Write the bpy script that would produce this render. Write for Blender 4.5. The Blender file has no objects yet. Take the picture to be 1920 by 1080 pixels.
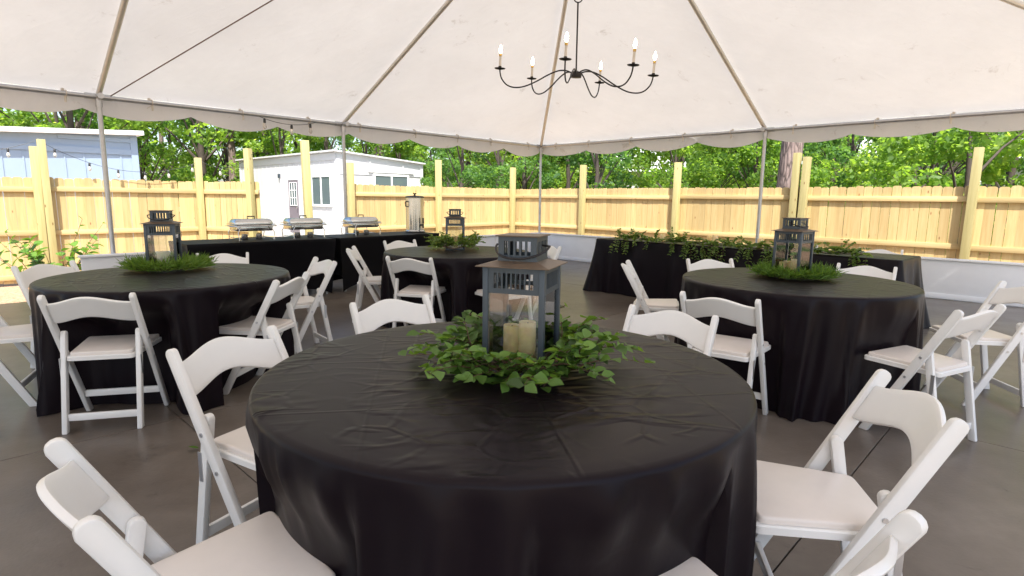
import bpy, bmesh, math, random
import numpy as np
from mathutils import Matrix, Vector, Quaternion
random.seed(7); rng = np.random.default_rng(7)
R = math.radians
scene = bpy.context.scene
COL = scene.collection

# ------------------------------------------------------------------ camera
cd = bpy.data.cameras.new('camera'); cam = bpy.data.objects.new('camera', cd); COL.objects.link(cam)
cd.sensor_width = 36; cd.lens = 1068.7 / 1920 * 36; cd.clip_start = 0.05; cd.clip_end = 600
cam.matrix_world = Matrix.Translation((0, 0, 1.31)) @ Matrix.Rotation(R(90 - 8.832), 4, 'X') @ Matrix.Rotation(0.0114, 4, 'Z')
scene.camera = cam
# ------------------------------------------------------------------ world, sun, exposure
SUN_AZ, SUN_EL = 174, 61
world = bpy.data.worlds.new('World'); scene.world = world; world.use_nodes = True
wn = world.node_tree; bg = wn.nodes['Background']
sky = wn.nodes.new('ShaderNodeTexSky'); sky.sky_type = 'NISHITA'; sky.sun_disc = False
sky.sun_elevation = R(SUN_EL); sky.sun_rotation = R(SUN_AZ); sky.air_density = 1.0; sky.dust_density = 2.5; sky.ozone_density = 1.0
wn.links.new(sky.outputs[0], bg.inputs[0]); bg.inputs[1].default_value = 0.15
sd = bpy.data.lights.new('sun', 'SUN'); sd.energy = 5.0; sd.angle = R(0.55); sd.color = (1.0, 0.95, 0.86)
sun = bpy.data.objects.new('sun', sd); COL.objects.link(sun)
sv = Vector((math.sin(R(SUN_AZ)) * math.cos(R(SUN_EL)), math.cos(R(SUN_AZ)) * math.cos(R(SUN_EL)), math.sin(R(SUN_EL))))
sun.rotation_euler = sv.to_track_quat('Z', 'Y').to_euler(); sun.location = sv * 60
vs = scene.view_settings
vs.view_transform = 'Standard'; vs.look = 'None'; vs.exposure = 1.3; vs.gamma = 1.0; vs.use_curve_mapping = False
scene.cycles.max_bounces = 10; scene.cycles.diffuse_bounces = 5; scene.cycles.transparent_max_bounces = 12
scene.cycles.use_denoising = True; scene.cycles.sample_clamp_indirect = 6.0

# ------------------------------------------------------------------ material helpers
def newmat(name):
    m = bpy.data.materials.new(name); m.use_nodes = True; nt = m.node_tree
    return m, nt, nt.nodes['Principled BSDF']
def N(nt, kind, **kw):
    n = nt.nodes.new(kind)
    for k, v in kw.items():
        if k in n.inputs: n.inputs[k].default_value = v
        else: setattr(n, k, v)
    return n
def ramp(nt, fac, stops):
    r = nt.nodes.new('ShaderNodeValToRGB'); cr = r.color_ramp
    while len(cr.elements) < len(stops): cr.elements.new(0.5)
    for e, (p, c) in zip(cr.elements, stops): e.position = p; e.color = (*c, 1)
    nt.links.new(fac, r.inputs[0]); return r.outputs[0]
def bump(nt, bsdf, h, strength=0.3, dist=0.01):
    b = N(nt, 'ShaderNodeBump', Strength=strength, Distance=dist); nt.links.new(h, b.inputs['Height']); nt.links.new(b.outputs[0], bsdf.inputs['Normal'])
def plain(name, col, rough=0.5, metal=0.0, var=0.08, spec=0.5, scale=9.0, bmp=0.0):
    """a colour with faint uneven tone and roughness"""
    m, nt, b = newmat(name); b.inputs['Metallic'].default_value = metal; b.inputs['Specular IOR Level'].default_value = spec
    tc = N(nt, 'ShaderNodeTexCoord'); n = N(nt, 'ShaderNodeTexNoise', Scale=scale, Detail=6.0, Roughness=0.65); nt.links.new(tc.outputs['Object'], n.inputs['Vector'])
    c0 = tuple(max(0, c * (1 - var)) for c in col); c1 = tuple(min(1, c * (1 + var)) for c in col)
    nt.links.new(ramp(nt, n.outputs[0], [(0.3, c0), (0.7, c1)]), b.inputs['Base Color'])
    rr = N(nt, 'ShaderNodeMapRange'); rr.inputs[3].default_value = max(0.03, rough - 0.07); rr.inputs[4].default_value = min(1, rough + 0.08)
    nt.links.new(n.outputs[0], rr.inputs[0]); nt.links.new(rr.outputs[0], b.inputs['Roughness'])
    if bmp: bump(nt, b, n.outputs[0], bmp, 0.004)
    return m
def wood(name, col_a, col_b, knot, rough=0.6, axis='Z'):
    m, nt, b = newmat(name)
    tc = N(nt, 'ShaderNodeTexCoord'); oi = N(nt, 'ShaderNodeObjectInfo')
    off = N(nt, 'ShaderNodeVectorMath', operation='SCALE'); off.inputs[0].default_value = (37.0, 19.0, 53.0); nt.links.new(oi.outputs['Random'], off.inputs['Scale'])
    add = N(nt, 'ShaderNodeVectorMath', operation='ADD'); nt.links.new(tc.outputs['Object'], add.inputs[0]); nt.links.new(off.outputs[0], add.inputs[1])
    mp = N(nt, 'ShaderNodeMapping'); mp.inputs['Scale'].default_value = {'Z': (28, 28, 1.6), 'X': (1.6, 28, 28)}[axis]; nt.links.new(add.outputs[0], mp.inputs[0])
    g = N(nt, 'ShaderNodeTexNoise', Scale=1.0, Detail=5.0, Roughness=0.6, Distortion=0.6); nt.links.new(mp.outputs[0], g.inputs['Vector'])
    base = ramp(nt, g.outputs[0], [(0.28, col_b), (0.62, col_a)])
    mp2 = N(nt, 'ShaderNodeMapping'); mp2.inputs['Scale'].default_value = {'Z': (8, 8, 3.2), 'X': (3.2, 8, 8)}[axis]; nt.links.new(add.outputs[0], mp2.inputs[0])
    v = N(nt, 'ShaderNodeTexVoronoi', Scale=1.0); nt.links.new(mp2.outputs[0], v.inputs['Vector'])
    km = ramp(nt, v.outputs['Distance'], [(0.05, (1, 1, 1)), (0.11, (0, 0, 0))])
    mx = N(nt, 'ShaderNodeMix', data_type='RGBA'); nt.links.new(km, mx.inputs[0]); nt.links.new(base, mx.inputs[6]); mx.inputs[7].default_value = (*knot, 1)
    # board to board tone
    hs = N(nt, 'ShaderNodeHueSaturation'); mr = N(nt, 'ShaderNodeMapRange'); mr.inputs[3].default_value = 0.82; mr.inputs[4].default_value = 1.12
    nt.links.new(oi.outputs['Random'], mr.inputs[0]); nt.links.new(mr.outputs[0], hs.inputs['Value']); nt.links.new(mx.outputs[2], hs.inputs['Color'])
    nt.links.new(hs.outputs[0], b.inputs['Base Color']); b.inputs['Roughness'].default_value = rough; b.inputs['Specular IOR Level'].default_value = 0.3
    bump(nt, b, g.outputs[0], 0.25, 0.003)
    return m
def leafmat(name, cols, trans=0.45, rough=0.5, spec=0.4):
    m, nt, b = newmat(name); out = nt.nodes['Material Output']
    ge = N(nt, 'ShaderNodeNewGeometry'); oi = N(nt, 'ShaderNodeObjectInfo')
    mu = N(nt, 'ShaderNodeMath', operation='MULTIPLY_ADD'); mu.inputs[1].default_value = 0.65
    ml = N(nt, 'ShaderNodeMath', operation='MULTIPLY'); ml.inputs[1].default_value = 0.35
    nt.links.new(oi.outputs['Random'], ml.inputs[0]); nt.links.new(ge.outputs['Random Per Island'], mu.inputs[0]); nt.links.new(ml.outputs[0], mu.inputs[2])
    c = ramp(nt, mu.outputs[0], [(i / (len(cols) - 1), k) for i, k in enumerate(cols)])
    nt.links.new(c, b.inputs['Base Color']); b.inputs['Roughness'].default_value = rough; b.inputs['Specular IOR Level'].default_value = spec
    t = N(nt, 'ShaderNodeBsdfTranslucent'); g = N(nt, 'ShaderNodeMix', data_type='RGBA', blend_type='MULTIPLY'); g.inputs[0].default_value = 1.0
    g.inputs[7].default_value = (1.5, 1.35, 0.6, 1); nt.links.new(c, g.inputs[6]); nt.links.new(g.outputs[2], t.inputs[0])
    ms = N(nt, 'ShaderNodeMixShader'); ms.inputs[0].default_value = trans
    nt.links.new(b.outputs[0], ms.inputs[1]); nt.links.new(t.outputs[0], ms.inputs[2]); nt.links.new(ms.outputs[0], out.inputs[0])
    return m

M = {}
# chair resin and vinyl
M['resin'] = plain('white_resin', (0.74, 0.73, 0.71), 0.30, var=0.03, scale=5)
M['vinyl'] = plain('cream_vinyl', (0.70, 0.64, 0.59), 0.36, var=0.04, scale=6)
M['bolt'] = plain('steel_bolt', (0.55, 0.55, 0.56), 0.35, metal=1.0)
M['dark_metal'] = plain('lantern_metal', (0.060, 0.078, 0.098), 0.42, metal=0.35, var=0.12, scale=20)
M['warm_lit_roof'] = plain('lantern_roof_warm_lit', (0.12, 0.085, 0.058), 0.45, metal=0.1, var=0.12, scale=20)  # tan base colour holds the warm light caught by the lantern tops
M['black_iron'] = plain('black_iron', (0.018, 0.016, 0.018), 0.45, metal=0.4)
M['brass'] = plain('brass', (0.55, 0.36, 0.12), 0.35, metal=1.0)
M['sleeve'] = plain('candle_sleeve', (0.62, 0.58, 0.52), 0.5)
M['galv'] = plain('galvanised', (0.50, 0.51, 0.53), 0.38, metal=0.85, var=0.1, scale=14)
M['alu'] = plain('tent_pipe', (0.66, 0.64, 0.60), 0.42, metal=0.55, var=0.06)
M['steel'] = plain('stainless', (0.62, 0.62, 0.61), 0.2, metal=1.0, var=0.05)
M['blackplastic'] = plain('black_plastic', (0.02, 0.02, 0.02), 0.4)
M['white_paint'] = plain('white_paint', (0.76, 0.77, 0.79), 0.5, var=0.04, scale=2.5, bmp=0.05)
M['cap_paint'] = plain('white_cap_paint', (0.80, 0.80, 0.80), 0.45, var=0.04, scale=3)
M['house_white'] = plain('siding_white', (0.50, 0.505, 0.525), 0.55, var=0.03, scale=2)
M['house_blue'] = plain('siding_pale_blue', (0.28, 0.36, 0.47), 0.55, var=0.03, scale=2)
M['roofing'] = plain('roof_edge', (0.55, 0.56, 0.58), 0.5)
M['door'] = plain('door_paint', (0.16, 0.14, 0.17), 0.45)
M['strap'] = plain('tie_strap', (0.62, 0.57, 0.50), 0.7)
M['rope'] = plain('tension_cable', (0.17, 0.11, 0.09), 0.6)
M['bark'] = None
M['picket'] = wood('cedar_picket', (0.53, 0.41, 0.205), (0.46, 0.325, 0.14), (0.26, 0.14, 0.06))
M['rail'] = wood('pine_rail', (0.55, 0.43, 0.22), (0.48, 0.345, 0.155), (0.26, 0.14, 0.06), axis='X')
M['post'] = wood('treated_post', (0.42, 0.365, 0.175), (0.33, 0.29, 0.12), (0.2, 0.12, 0.04))
M['limb'] = plain('dark_limb', (0.055, 0.042, 0.034), 0.85, var=0.3)
M['twig'] = plain('brown_twig', (0.10, 0.055, 0.03), 0.7)
M['leaf_wreath'] = leafmat('wreath_leaf', [(0.03, 0.06, 0.018), (0.085, 0.170, 0.030), (0.16, 0.30, 0.06), (0.32, 0.44, 0.11)], 0.4, 0.38)
M['leaf_dark'] = leafmat('garland_leaf', [(0.07, 0.14, 0.035), (0.16, 0.26, 0.06), (0.32, 0.42, 0.14)], 0.45, 0.42)
M['fern'] = leafmat('fern_frond', [(0.06, 0.13, 0.02), (0.12, 0.23, 0.035), (0.24, 0.33, 0.07)], 0.4, 0.5)
M['foliage'] = leafmat('tree_leaf', [(0.085, 0.185, 0.036), (0.16, 0.30, 0.055), (0.24, 0.39, 0.085), (0.35, 0.48, 0.14)], 0.70, 0.45)
M['foliage_dk'] = leafmat('tree_leaf_deep', [(0.065, 0.160, 0.052), (0.12, 0.25, 0.075), (0.20, 0.36, 0.105)], 0.68, 0.4)
M['needles'] = leafmat('pine_needle', [(0.030, 0.070, 0.018), (0.07, 0.13, 0.03), (0.11, 0.18, 0.04)], 0.35, 0.5)
M['shrubleaf'] = leafmat('shrub_leaf', [(0.05, 0.12, 0.02), (0.10, 0.22, 0.03), (0.17, 0.30, 0.05)], 0.4, 0.4)

# black table linen
def linen(name, col, rough, top_wrinkle):
    m, nt, b = newmat(name)
    tc = N(nt, 'ShaderNodeTexCoord')
    n1 = N(nt, 'ShaderNodeTexNoise', Scale=3.0, Detail=4.0); nt.links.new(tc.outputs['Object'], n1.inputs['Vector'])
    nt.links.new(ramp(nt, n1.outputs[0], [(0.3, tuple(c * 0.85 for c in col)), (0.7, tuple(c * 1.15 for c in col))]), b.inputs['Base Color'])
    b.inputs['Roughness'].default_value = rough; b.inputs['Specular IOR Level'].default_value = 0.13
    # pressed creases: warped ridges in two directions, plus weave
    w = N(nt, 'ShaderNodeTexNoise', Scale=2.2, Detail=3.0); nt.links.new(tc.outputs['Object'], w.inputs['Vector'])
    mixv = N(nt, 'ShaderNodeMix', data_type='VECTOR'); mixv.inputs[0].default_value = 0.12; nt.links.new(tc.outputs['Object'], mixv.inputs[4]); nt.links.new(w.outputs['Color'], mixv.inputs[5])
    hs = []
    for vsc, wdt in ((2.6, .022), (5.5, .03)):          # a network of crumple lines
        vo = N(nt, 'ShaderNodeTexVoronoi', feature='DISTANCE_TO_EDGE', Scale=vsc); nt.links.new(mixv.outputs[1], vo.inputs['Vector'])
        vr = N(nt, 'ShaderNodeMapRange', interpolation_type='SMOOTHSTEP'); vr.inputs[2].default_value = wdt * 2.2; vr.inputs[3].default_value = 0.8; vr.inputs[4].default_value = 0.0; nt.links.new(vo.outputs['Distance'], vr.inputs[0]); hs.append(vr.outputs[0])
    for sc, rot in ((1.0, 0.9), (0.8, 2.2)):
        mp = N(nt, 'ShaderNodeMapping'); mp.inputs['Rotation'].default_value = (0, 0, rot); mp.inputs['Scale'].default_value = (1.6 * sc, 4.5 * sc, 2.0); nt.links.new(mixv.outputs[1], mp.inputs[0])
        r = N(nt, 'ShaderNodeTexNoise', Scale=1.0, Detail=3.0, Roughness=0.5); nt.links.new(mp.outputs[0], r.inputs['Vector'])
        a = N(nt, 'ShaderNodeMath', operation='SUBTRACT'); a.inputs[1].default_value = 0.5; nt.links.new(r.outputs[0], a.inputs[0])
        ab = N(nt, 'ShaderNodeMath', operation='ABSOLUTE'); nt.links.new(a.outputs[0], ab.inputs[0])
        pw = N(nt, 'ShaderNodeMapRange', interpolation_type='SMOOTHSTEP'); pw.inputs[1].default_value = 0.0; pw.inputs[2].default_value = 0.035; pw.inputs[3].default_value = 1.0; pw.inputs[4].default_value = 0.0
        nt.links.new(ab.outputs[0], pw.inputs[0]); hs.append(pw.outputs[0])
    s = hs[0]
    for k in hs[1:]:
        ad = N(nt, 'ShaderNodeMath', operation='ADD'); nt.links.new(s, ad.inputs[0]); nt.links.new(k, ad.inputs[1]); s = ad.outputs[0]
    # straight fold lines left from packing
    sp = N(nt, 'ShaderNodeSeparateXYZ'); nt.links.new(tc.outputs['Object'], sp.inputs[0]); fl = None
    for k_, off_ in ((0, .11), (1, .27)):
        q1 = N(nt, 'ShaderNodeMath', operation='MULTIPLY_ADD'); q1.inputs[1].default_value = 2.2; q1.inputs[2].default_value = off_; nt.links.new(sp.outputs[k_], q1.inputs[0])
        q2 = N(nt, 'ShaderNodeMath', operation='PINGPONG'); q2.inputs[1].default_value = 0.5; nt.links.new(q1.outputs[0], q2.inputs[0])
        q3 = N(nt, 'ShaderNodeMapRange', interpolation_type='SMOOTHSTEP'); q3.inputs[1].default_value = 0.0; q3.inputs[2].default_value = 0.02; q3.inputs[3].default_value = 0.3; q3.inputs[4].default_value = 0.0; nt.links.new(q2.outputs[0], q3.inputs[0])
        if fl is None: fl = q3.outputs[0]
        else:
            ad = N(nt, 'ShaderNodeMath', operation='MAXIMUM'); nt.links.new(fl, ad.inputs[0]); nt.links.new(q3.outputs[0], ad.inputs[1]); fl = ad.outputs[0]
    # creases come and go
    pm = N(nt, 'ShaderNodeTexNoise', Scale=2.6, Detail=2.0); nt.links.new(tc.outputs['Object'], pm.inputs['Vector'])
    pr = N(nt, 'ShaderNodeMapRange'); pr.inputs[1].default_value = 0.40; pr.inputs[2].default_value = 0.62; nt.links.new(pm.outputs[0], pr.inputs[0])
    ml = N(nt, 'ShaderNodeMath', operation='MULTIPLY'); nt.links.new(s, ml.inputs[0]); nt.links.new(pr.outputs[0], ml.inputs[1])
    ge = N(nt, 'ShaderNodeNewGeometry'); sx = N(nt, 'ShaderNodeSeparateXYZ'); nt.links.new(ge.outputs['True Normal'], sx.inputs[0])      # pressed creases show on the flat top only
    tm = N(nt, 'ShaderNodeMapRange'); tm.inputs[1].default_value = 0.7; tm.inputs[2].default_value = 0.95; tm.inputs[3].default_value = 0.06; nt.links.new(sx.outputs[2], tm.inputs[0])
    m2 = N(nt, 'ShaderNodeMath', operation='MULTIPLY'); nt.links.new(ml.outputs[0], m2.inputs[0]); nt.links.new(tm.outputs[0], m2.inputs[1])
    f2_ = N(nt, 'ShaderNodeMath', operation='MULTIPLY'); nt.links.new(fl, f2_.inputs[0]); nt.links.new(tm.outputs[0], f2_.inputs[1])
    a2_ = N(nt, 'ShaderNodeMath', operation='ADD'); nt.links.new(m2.outputs[0], a2_.inputs[0]); nt.links.new(f2_.outputs[0], a2_.inputs[1])
    bump(nt, b, a2_.outputs[0], top_wrinkle, 0.006)
    return m
M['linen'] = linen('black_linen', (0.0072, 0.0042, 0.0062), 0.36, 0.6)
M['satin'] = linen('black_spandex', (0.005, 0.0045, 0.0062), 0.5, 0.05)

# tent vinyl: white, light comes through, faint scuffs and mildew
m, nt, b = newmat('tent_vinyl'); out = nt.nodes['Material Output']
tc = N(nt, 'ShaderNodeTexCoord')
n1 = N(nt, 'ShaderNodeTexNoise', Scale=0.7, Detail=8.0, Roughness=0.7); nt.links.new(tc.outputs['Object'], n1.inputs['Vector'])
n2 = N(nt, 'ShaderNodeTexNoise', Scale=2.6, Detail=10.0, Roughness=0.78, Distortion=0.5); nt.links.new(tc.outputs['Object'], n2.inputs['Vector'])
cA = ramp(nt, n1.outputs[0], [(0.3, (0.69, 0.675, 0.665)), (0.7, (0.77, 0.758, 0.75))])
scf = ramp(nt, n2.outputs[0], [(0.31, (1, 1, 1)), (0.40, (0, 0, 0))])
mx = N(nt, 'ShaderNodeMix', data_type='RGBA'); mx.inputs[7].default_value = (0.40, 0.35, 0.31, 1)
sm = N(nt, 'ShaderNodeMath', operation='MULTIPLY'); sm.inputs[1].default_value = 0.5; nt.links.new(scf, sm.inputs[0]); nt.links.new(sm.outputs[0], mx.inputs[0]); nt.links.new(cA, mx.inputs[6])
nt.links.new(mx.outputs[2], b.inputs['Base Color']); b.inputs['Roughness'].default_value = 0.55; b.inputs['Specular IOR Level'].default_value = 0.25
tr = N(nt, 'ShaderNodeBsdfTranslucent'); tm = N(nt, 'ShaderNodeMix', data_type='RGBA', blend_type='MULTIPLY'); tm.inputs[0].default_value = 1.0; tm.inputs[7].default_value = (1.0, 0.97, 0.95, 1)
nt.links.new(mx.outputs[2], tm.inputs[6]); nt.links.new(tm.outputs[2], tr.inputs[0])
ms = N(nt, 'ShaderNodeMixShader'); ms.inputs[0].default_value = 0.23; nt.links.new(b.outputs[0], ms.inputs[1]); nt.links.new(tr.outputs[0], ms.inputs[2]); nt.links.new(ms.outputs[0], out.inputs[0])
mpw = N(nt, 'ShaderNodeMapping'); mpw.inputs['Scale'].default_value = (1.2, 3.5, 1.2); mpw.inputs['Rotation'].default_value = (0, 0, .7); nt.links.new(tc.outputs['Object'], mpw.inputs[0])
nw = N(nt, 'ShaderNodeTexNoise', Scale=1.3, Detail=5.0, Roughness=0.55, Distortion=0.7); nt.links.new(mpw.outputs[0], nw.inputs['Vector']); bump(nt, b, nw.outputs[0], 0.35, 0.06)
M['vinyl_tent'] = m

# concrete
m, nt, b = newmat('concrete'); tc = N(nt, 'ShaderNodeTexCoord')
n1 = N(nt, 'ShaderNodeTexNoise', Scale=0.9, Detail=8.0, Roughness=0.65); n2 = N(nt, 'ShaderNodeTexNoise', Scale=60.0, Detail=4.0); n3 = N(nt, 'ShaderNodeTexNoise', Scale=4.5, Detail=9.0, Roughness=0.75, Distortion=0.8)
ge = N(nt, 'ShaderNodeNewGeometry')
for n in (n1, n2, n3): nt.links.new(ge.outputs['Position'], n.inputs['Vector'])
c1 = ramp(nt, n1.outputs[0], [(0.30, (0.070, 0.054, 0.042)), (0.5, (0.120, 0.098, 0.080)), (0.70, (0.185, 0.158, 0.134))])
st = ramp(nt, n3.outputs[0], [(0.28, (0.45, 0.43, 0.42)), (0.42, (0.95, 0.95, 0.95)), (0.6, (1.0, 1.0, 1.0)), (0.74, (1.3, 1.28, 1.25))])
mx = N(nt, 'ShaderNodeMix', data_type='RGBA', blend_type='MULTIPLY'); mx.inputs[0].default_value = 1.0; nt.links.new(c1, mx.inputs[6]); nt.links.new(st, mx.inputs[7])
nt.links.new(mx.outputs[2], b.inputs['Base Color'])
rr = N(nt, 'ShaderNodeMapRange'); rr.inputs[3].default_value = 0.20; rr.inputs[4].default_value = 0.44; nt.links.new(n3.outputs[0], rr.inputs[0]); nt.links.new(rr.outputs[0], b.inputs['Roughness'])
bump(nt, b, n2.outputs[0], 0.22, 0.003)
M['concrete'] = m
# outside ground: mulch, worn grass, pale dirt
m, nt, b = newmat('ground'); ge = N(nt, 'ShaderNodeNewGeometry')
n1 = N(nt, 'ShaderNodeTexNoise', Scale=0.35, Detail=5.0); n2 = N(nt, 'ShaderNodeTexNoise', Scale=22.0, Detail=6.0, Roughness=0.8)
for n in (n1, n2): nt.links.new(ge.outputs['Position'], n.inputs['Vector'])
ca = ramp(nt, n2.outputs[0], [(0.3, (0.17, 0.09, 0.05)), (0.55, (0.42, 0.27, 0.17)), (0.75, (0.60, 0.45, 0.33))])
cb = ramp(nt, n2.outputs[0], [(0.3, (0.05, 0.09, 0.02)), (0.6, (0.11, 0.18, 0.04)), (0.8, (0.24, 0.25, 0.10))])
fm = ramp(nt, n1.outputs[0], [(0.50, (0, 0, 0)), (0.60, (1, 1, 1))])
mx = N(nt, 'ShaderNodeMix', data_type='RGBA'); nt.links.new(fm, mx.inputs[0]); nt.links.new(ca, mx.inputs[6]); nt.links.new(cb, mx.inputs[7]); nt.links.new(mx.outputs[2], b.inputs['Base Color'])
b.inputs['Roughness'].default_value = 0.95; bump(nt, b, n2.outputs[0], 0.8, 0.03)
M['ground'] = m
M['lane'] = plain('pale_concrete', (0.46, 0.44, 0.41), 0.85, var=0.1, scale=1.5)
# bark
m, nt, b = newmat('pine_bark'); tc = N(nt, 'ShaderNodeTexCoord'); mp = N(nt, 'ShaderNodeMapping'); mp.inputs['Scale'].default_value = (9, 9, 1.6); nt.links.new(tc.outputs['Object'], mp.inputs[0])
v = N(nt, 'ShaderNodeTexVoronoi', Scale=1.6, feature='DISTANCE_TO_EDGE'); n1 = N(nt, 'ShaderNodeTexNoise', Scale=3.0, Detail=7.0, Roughness=0.7)
nt.links.new(mp.outputs[0], v.inputs['Vector']); nt.links.new(mp.outputs[0], n1.inputs['Vector'])
c1 = ramp(nt, n1.outputs[0], [(0.3, (0.12, 0.085, 0.075)), (0.55, (0.24, 0.18, 0.165)), (0.75, (0.36, 0.29, 0.27))])
dk = ramp(nt, v.outputs['Distance'], [(0.0, (0.3, 0.3, 0.3)), (0.14, (1, 1, 1))])
mx = N(nt, 'ShaderNodeMix', data_type='RGBA', blend_type='MULTIPLY'); mx.inputs[0].default_value = 1.0; nt.links.new(c1, mx.inputs[6]); nt.links.new(dk, mx.inputs[7]); nt.links.new(mx.outputs[2], b.inputs['Base Color'])
b.inputs['Roughness'].default_value = 0.9; bump(nt, b, v.outputs['Distance'], 0.8, 0.04)
M['bark'] = m
# candle wax (ivory, a little light passes through)
m, nt, b = newmat('ivory_wax'); b.inputs['Base Color'].default_value = (0.92, 0.70, 0.36, 1); b.inputs['Roughness'].default_value = 0.42
b.inputs['Subsurface Weight'].default_value = 0.35; b.inputs['Subsurface Radius'].default_value = (0.02, 0.012, 0.005); b.inputs['Subsurface Scale'].default_value = 0.6
tc = N(nt, 'ShaderNodeTexCoord'); n1 = N(nt, 'ShaderNodeTexNoise', Scale=22.0, Detail=3.0); nt.links.new(tc.outputs['Object'], n1.inputs['Vector']); bump(nt, b, n1.outputs[0], 0.2, 0.003)
M['wax'] = m
M['wax_white'] = m.copy(); M['wax_white'].node_tree.nodes['Principled BSDF'].inputs['Base Color'].default_value = (0.88, 0.80, 0.66, 1)
# glass: thin clear panes
m, nt, b = newmat('clear_pane'); out = nt.nodes['Material Output']
ts = N(nt, 'ShaderNodeBsdfTransparent'); ts.inputs[0].default_value = (0.93, 0.95, 0.95, 1); gl = N(nt, 'ShaderNodeBsdfGlossy'); gl.inputs['Roughness'].default_value = 0.02
fr = N(nt, 'ShaderNodeFresnel', IOR=1.45); ms = N(nt, 'ShaderNodeMixShader')
fa = N(nt, 'ShaderNodeMath', operation='ADD'); fa.inputs[1].default_value = 0.05; nt.links.new(fr.outputs[0], fa.inputs[0]); nt.links.new(fa.outputs[0], ms.inputs[0]); nt.links.new(ts.outputs[0], ms.inputs[1]); nt.links.new(gl.outputs[0], ms.inputs[2]); nt.links.new(ms.outputs[0], out.inputs[0])
M['glass'] = m
m, nt, b = newmat('window_glass'); b.inputs['Base Color'].default_value = (0.10, 0.13, 0.14, 1); b.inputs['Roughness'].default_value = 0.04; b.inputs['Specular IOR Level'].default_value = 0.9
M['winglass'] = m
m, nt, b = newmat('lit_filament_bulb'); b.inputs['Base Color'].default_value = (1, 0.8, 0.5, 1); b.inputs['Emission Color'].default_value = (1.0, 0.72, 0.36, 1); b.inputs['Emission Strength'].default_value = 22.0
M['bulb'] = m
m, nt, b = newmat('unlit_bulb'); b.inputs['Base Color'].default_value = (0.8, 0.78, 0.74, 1); b.inputs['Roughness'].default_value = 0.08; b.inputs['Transmission Weight'].default_value = 0.6
M['bulb_off'] = m

# ------------------------------------------------------------------ geometry helpers
class MB:
    """collects shapes; build() links them as one mesh object"""
    def __init__(s): s.bm = bmesh.new()
    def box(s, c, d, mat=None, bev=0.0):
        r = bmesh.ops.create_cube(s.bm, size=1.0); vs_ = r['verts']
        bmesh.ops.scale(s.bm, vec=d, verts=vs_)
        if bev:
            es = list({e for v in vs_ for e in v.link_edges})
            rb = bmesh.ops.bevel(s.bm, geom=es, offset=bev, segments=2, affect='EDGES', profile=0.5)
            vs_ = list({v for f in rb['faces'] for v in f.verts} | {v for v in vs_ if v.is_valid})
        T = Matrix.Translation(c) if mat is None else mat @ Matrix.Translation(c)
        bmesh.ops.transform(s.bm, matrix=T, verts=vs_); return s
    def tube(s, pts, r, n=10, cap=True):
        pts = [Vector(p) for p in pts]; rs = r if isinstance(r, (list, tuple)) else [r] * len(pts); rings = []
        up = Vector((0, 0, 1)); prev = None
        for i, p in enumerate(pts):
            t = (pts[min(i + 1, len(pts) - 1)] - pts[max(i - 1, 0)]).normalized()
            if prev is None:
                a = t.cross(up if abs(t.z) < 0.95 else Vector((1, 0, 0))).normalized()
            else: a = (prev - t * prev.dot(t)).normalized()
            prev = a; b_ = t.cross(a)
            rings.append([s.bm.verts.new(p + (a * math.cos(k * 2 * math.pi / n) + b_ * math.sin(k * 2 * math.pi / n)) * rs[i]) for k in range(n)])
        for i in range(len(rings) - 1):
            for k in range(n): s.bm.faces.new((rings[i][k], rings[i][(k + 1) % n], rings[i + 1][(k + 1) % n], rings[i + 1][k]))
        if cap:
            s.bm.faces.new(rings[0][::-1]); s.bm.faces.new(rings[-1])
        return s
    def lathe(s, prof, n=24, c=(0, 0, 0), closed_ends=True):
        rings = [[s.bm.verts.new((c[0] + r * math.cos(k * 2 * math.pi / n), c[1] + r * math.sin(k * 2 * math.pi / n), c[2] + z)) for k in range(n)] for r, z in prof]
        for i in range(len(rings) - 1):
            for k in range(n): s.bm.faces.new((rings[i][k], rings[i][(k + 1) % n], rings[i + 1][(k + 1) % n], rings[i + 1][k]))
        if closed_ends:
            s.bm.faces.new(rings[0][::-1]); s.bm.faces.new(rings[-1])
        return s
    def prism(s, poly, x0, x1):
        """poly: (y,z) outline extruded along x"""
        A = [s.bm.verts.new((x0, y, z)) for y, z in poly]; B = [s.bm.verts.new((x1, y, z)) for y, z in poly]
        n = len(poly); s.bm.faces.new(A[::-1]); s.bm.faces.new(B)
        for i in range(n): s.bm.faces.new((A[i], A[(i + 1) % n], B[(i + 1) % n], B[i]))
        return s
    def grid(s, P):
        """P[i][j] points -> quad sheet"""
        V = [[s.bm.verts.new(p) for p in row] for row in P]
        for i in range(len(V) - 1):
            for j in range(len(V[0]) - 1): s.bm.faces.new((V[i][j], V[i][j + 1], V[i + 1][j + 1], V[i + 1][j]))
        return V
    def torus(s, c, r, t, n=20, mat=None):
        pts = [Vector((r * math.cos(a * 2 * math.pi / n), 0, r * math.sin(a * 2 * math.pi / n))) for a in range(n + 1)]
        pts = [(mat @ p if mat else p) + Vector(c) for p in pts]; return s.tube(pts, t, 6, False)
    def mesh(s, name, mat, smooth=35):
        bmesh.ops.recalc_face_normals(s.bm, faces=s.bm.faces[:])
        me = bpy.data.meshes.new(name); s.bm.to_mesh(me); s.bm.free(); me.materials.append(mat)
        if smooth:
            me.shade_smooth()
            if smooth < 180: me.set_sharp_from_angle(angle=R(smooth))
        return me
    def build(s, name, mat, parent=None, smooth=35, loc=None, rot=None):
        return link(name, s.mesh(name, mat, smooth), parent, loc, rot)
def link(name, me, parent=None, loc=None, rot=None):
    o = bpy.data.objects.new(name, me); COL.objects.link(o)
    if parent is not None: o.parent = parent
    if loc is not None: o.location = loc
    if rot is not None: o.rotation_euler = rot
    return o
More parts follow.
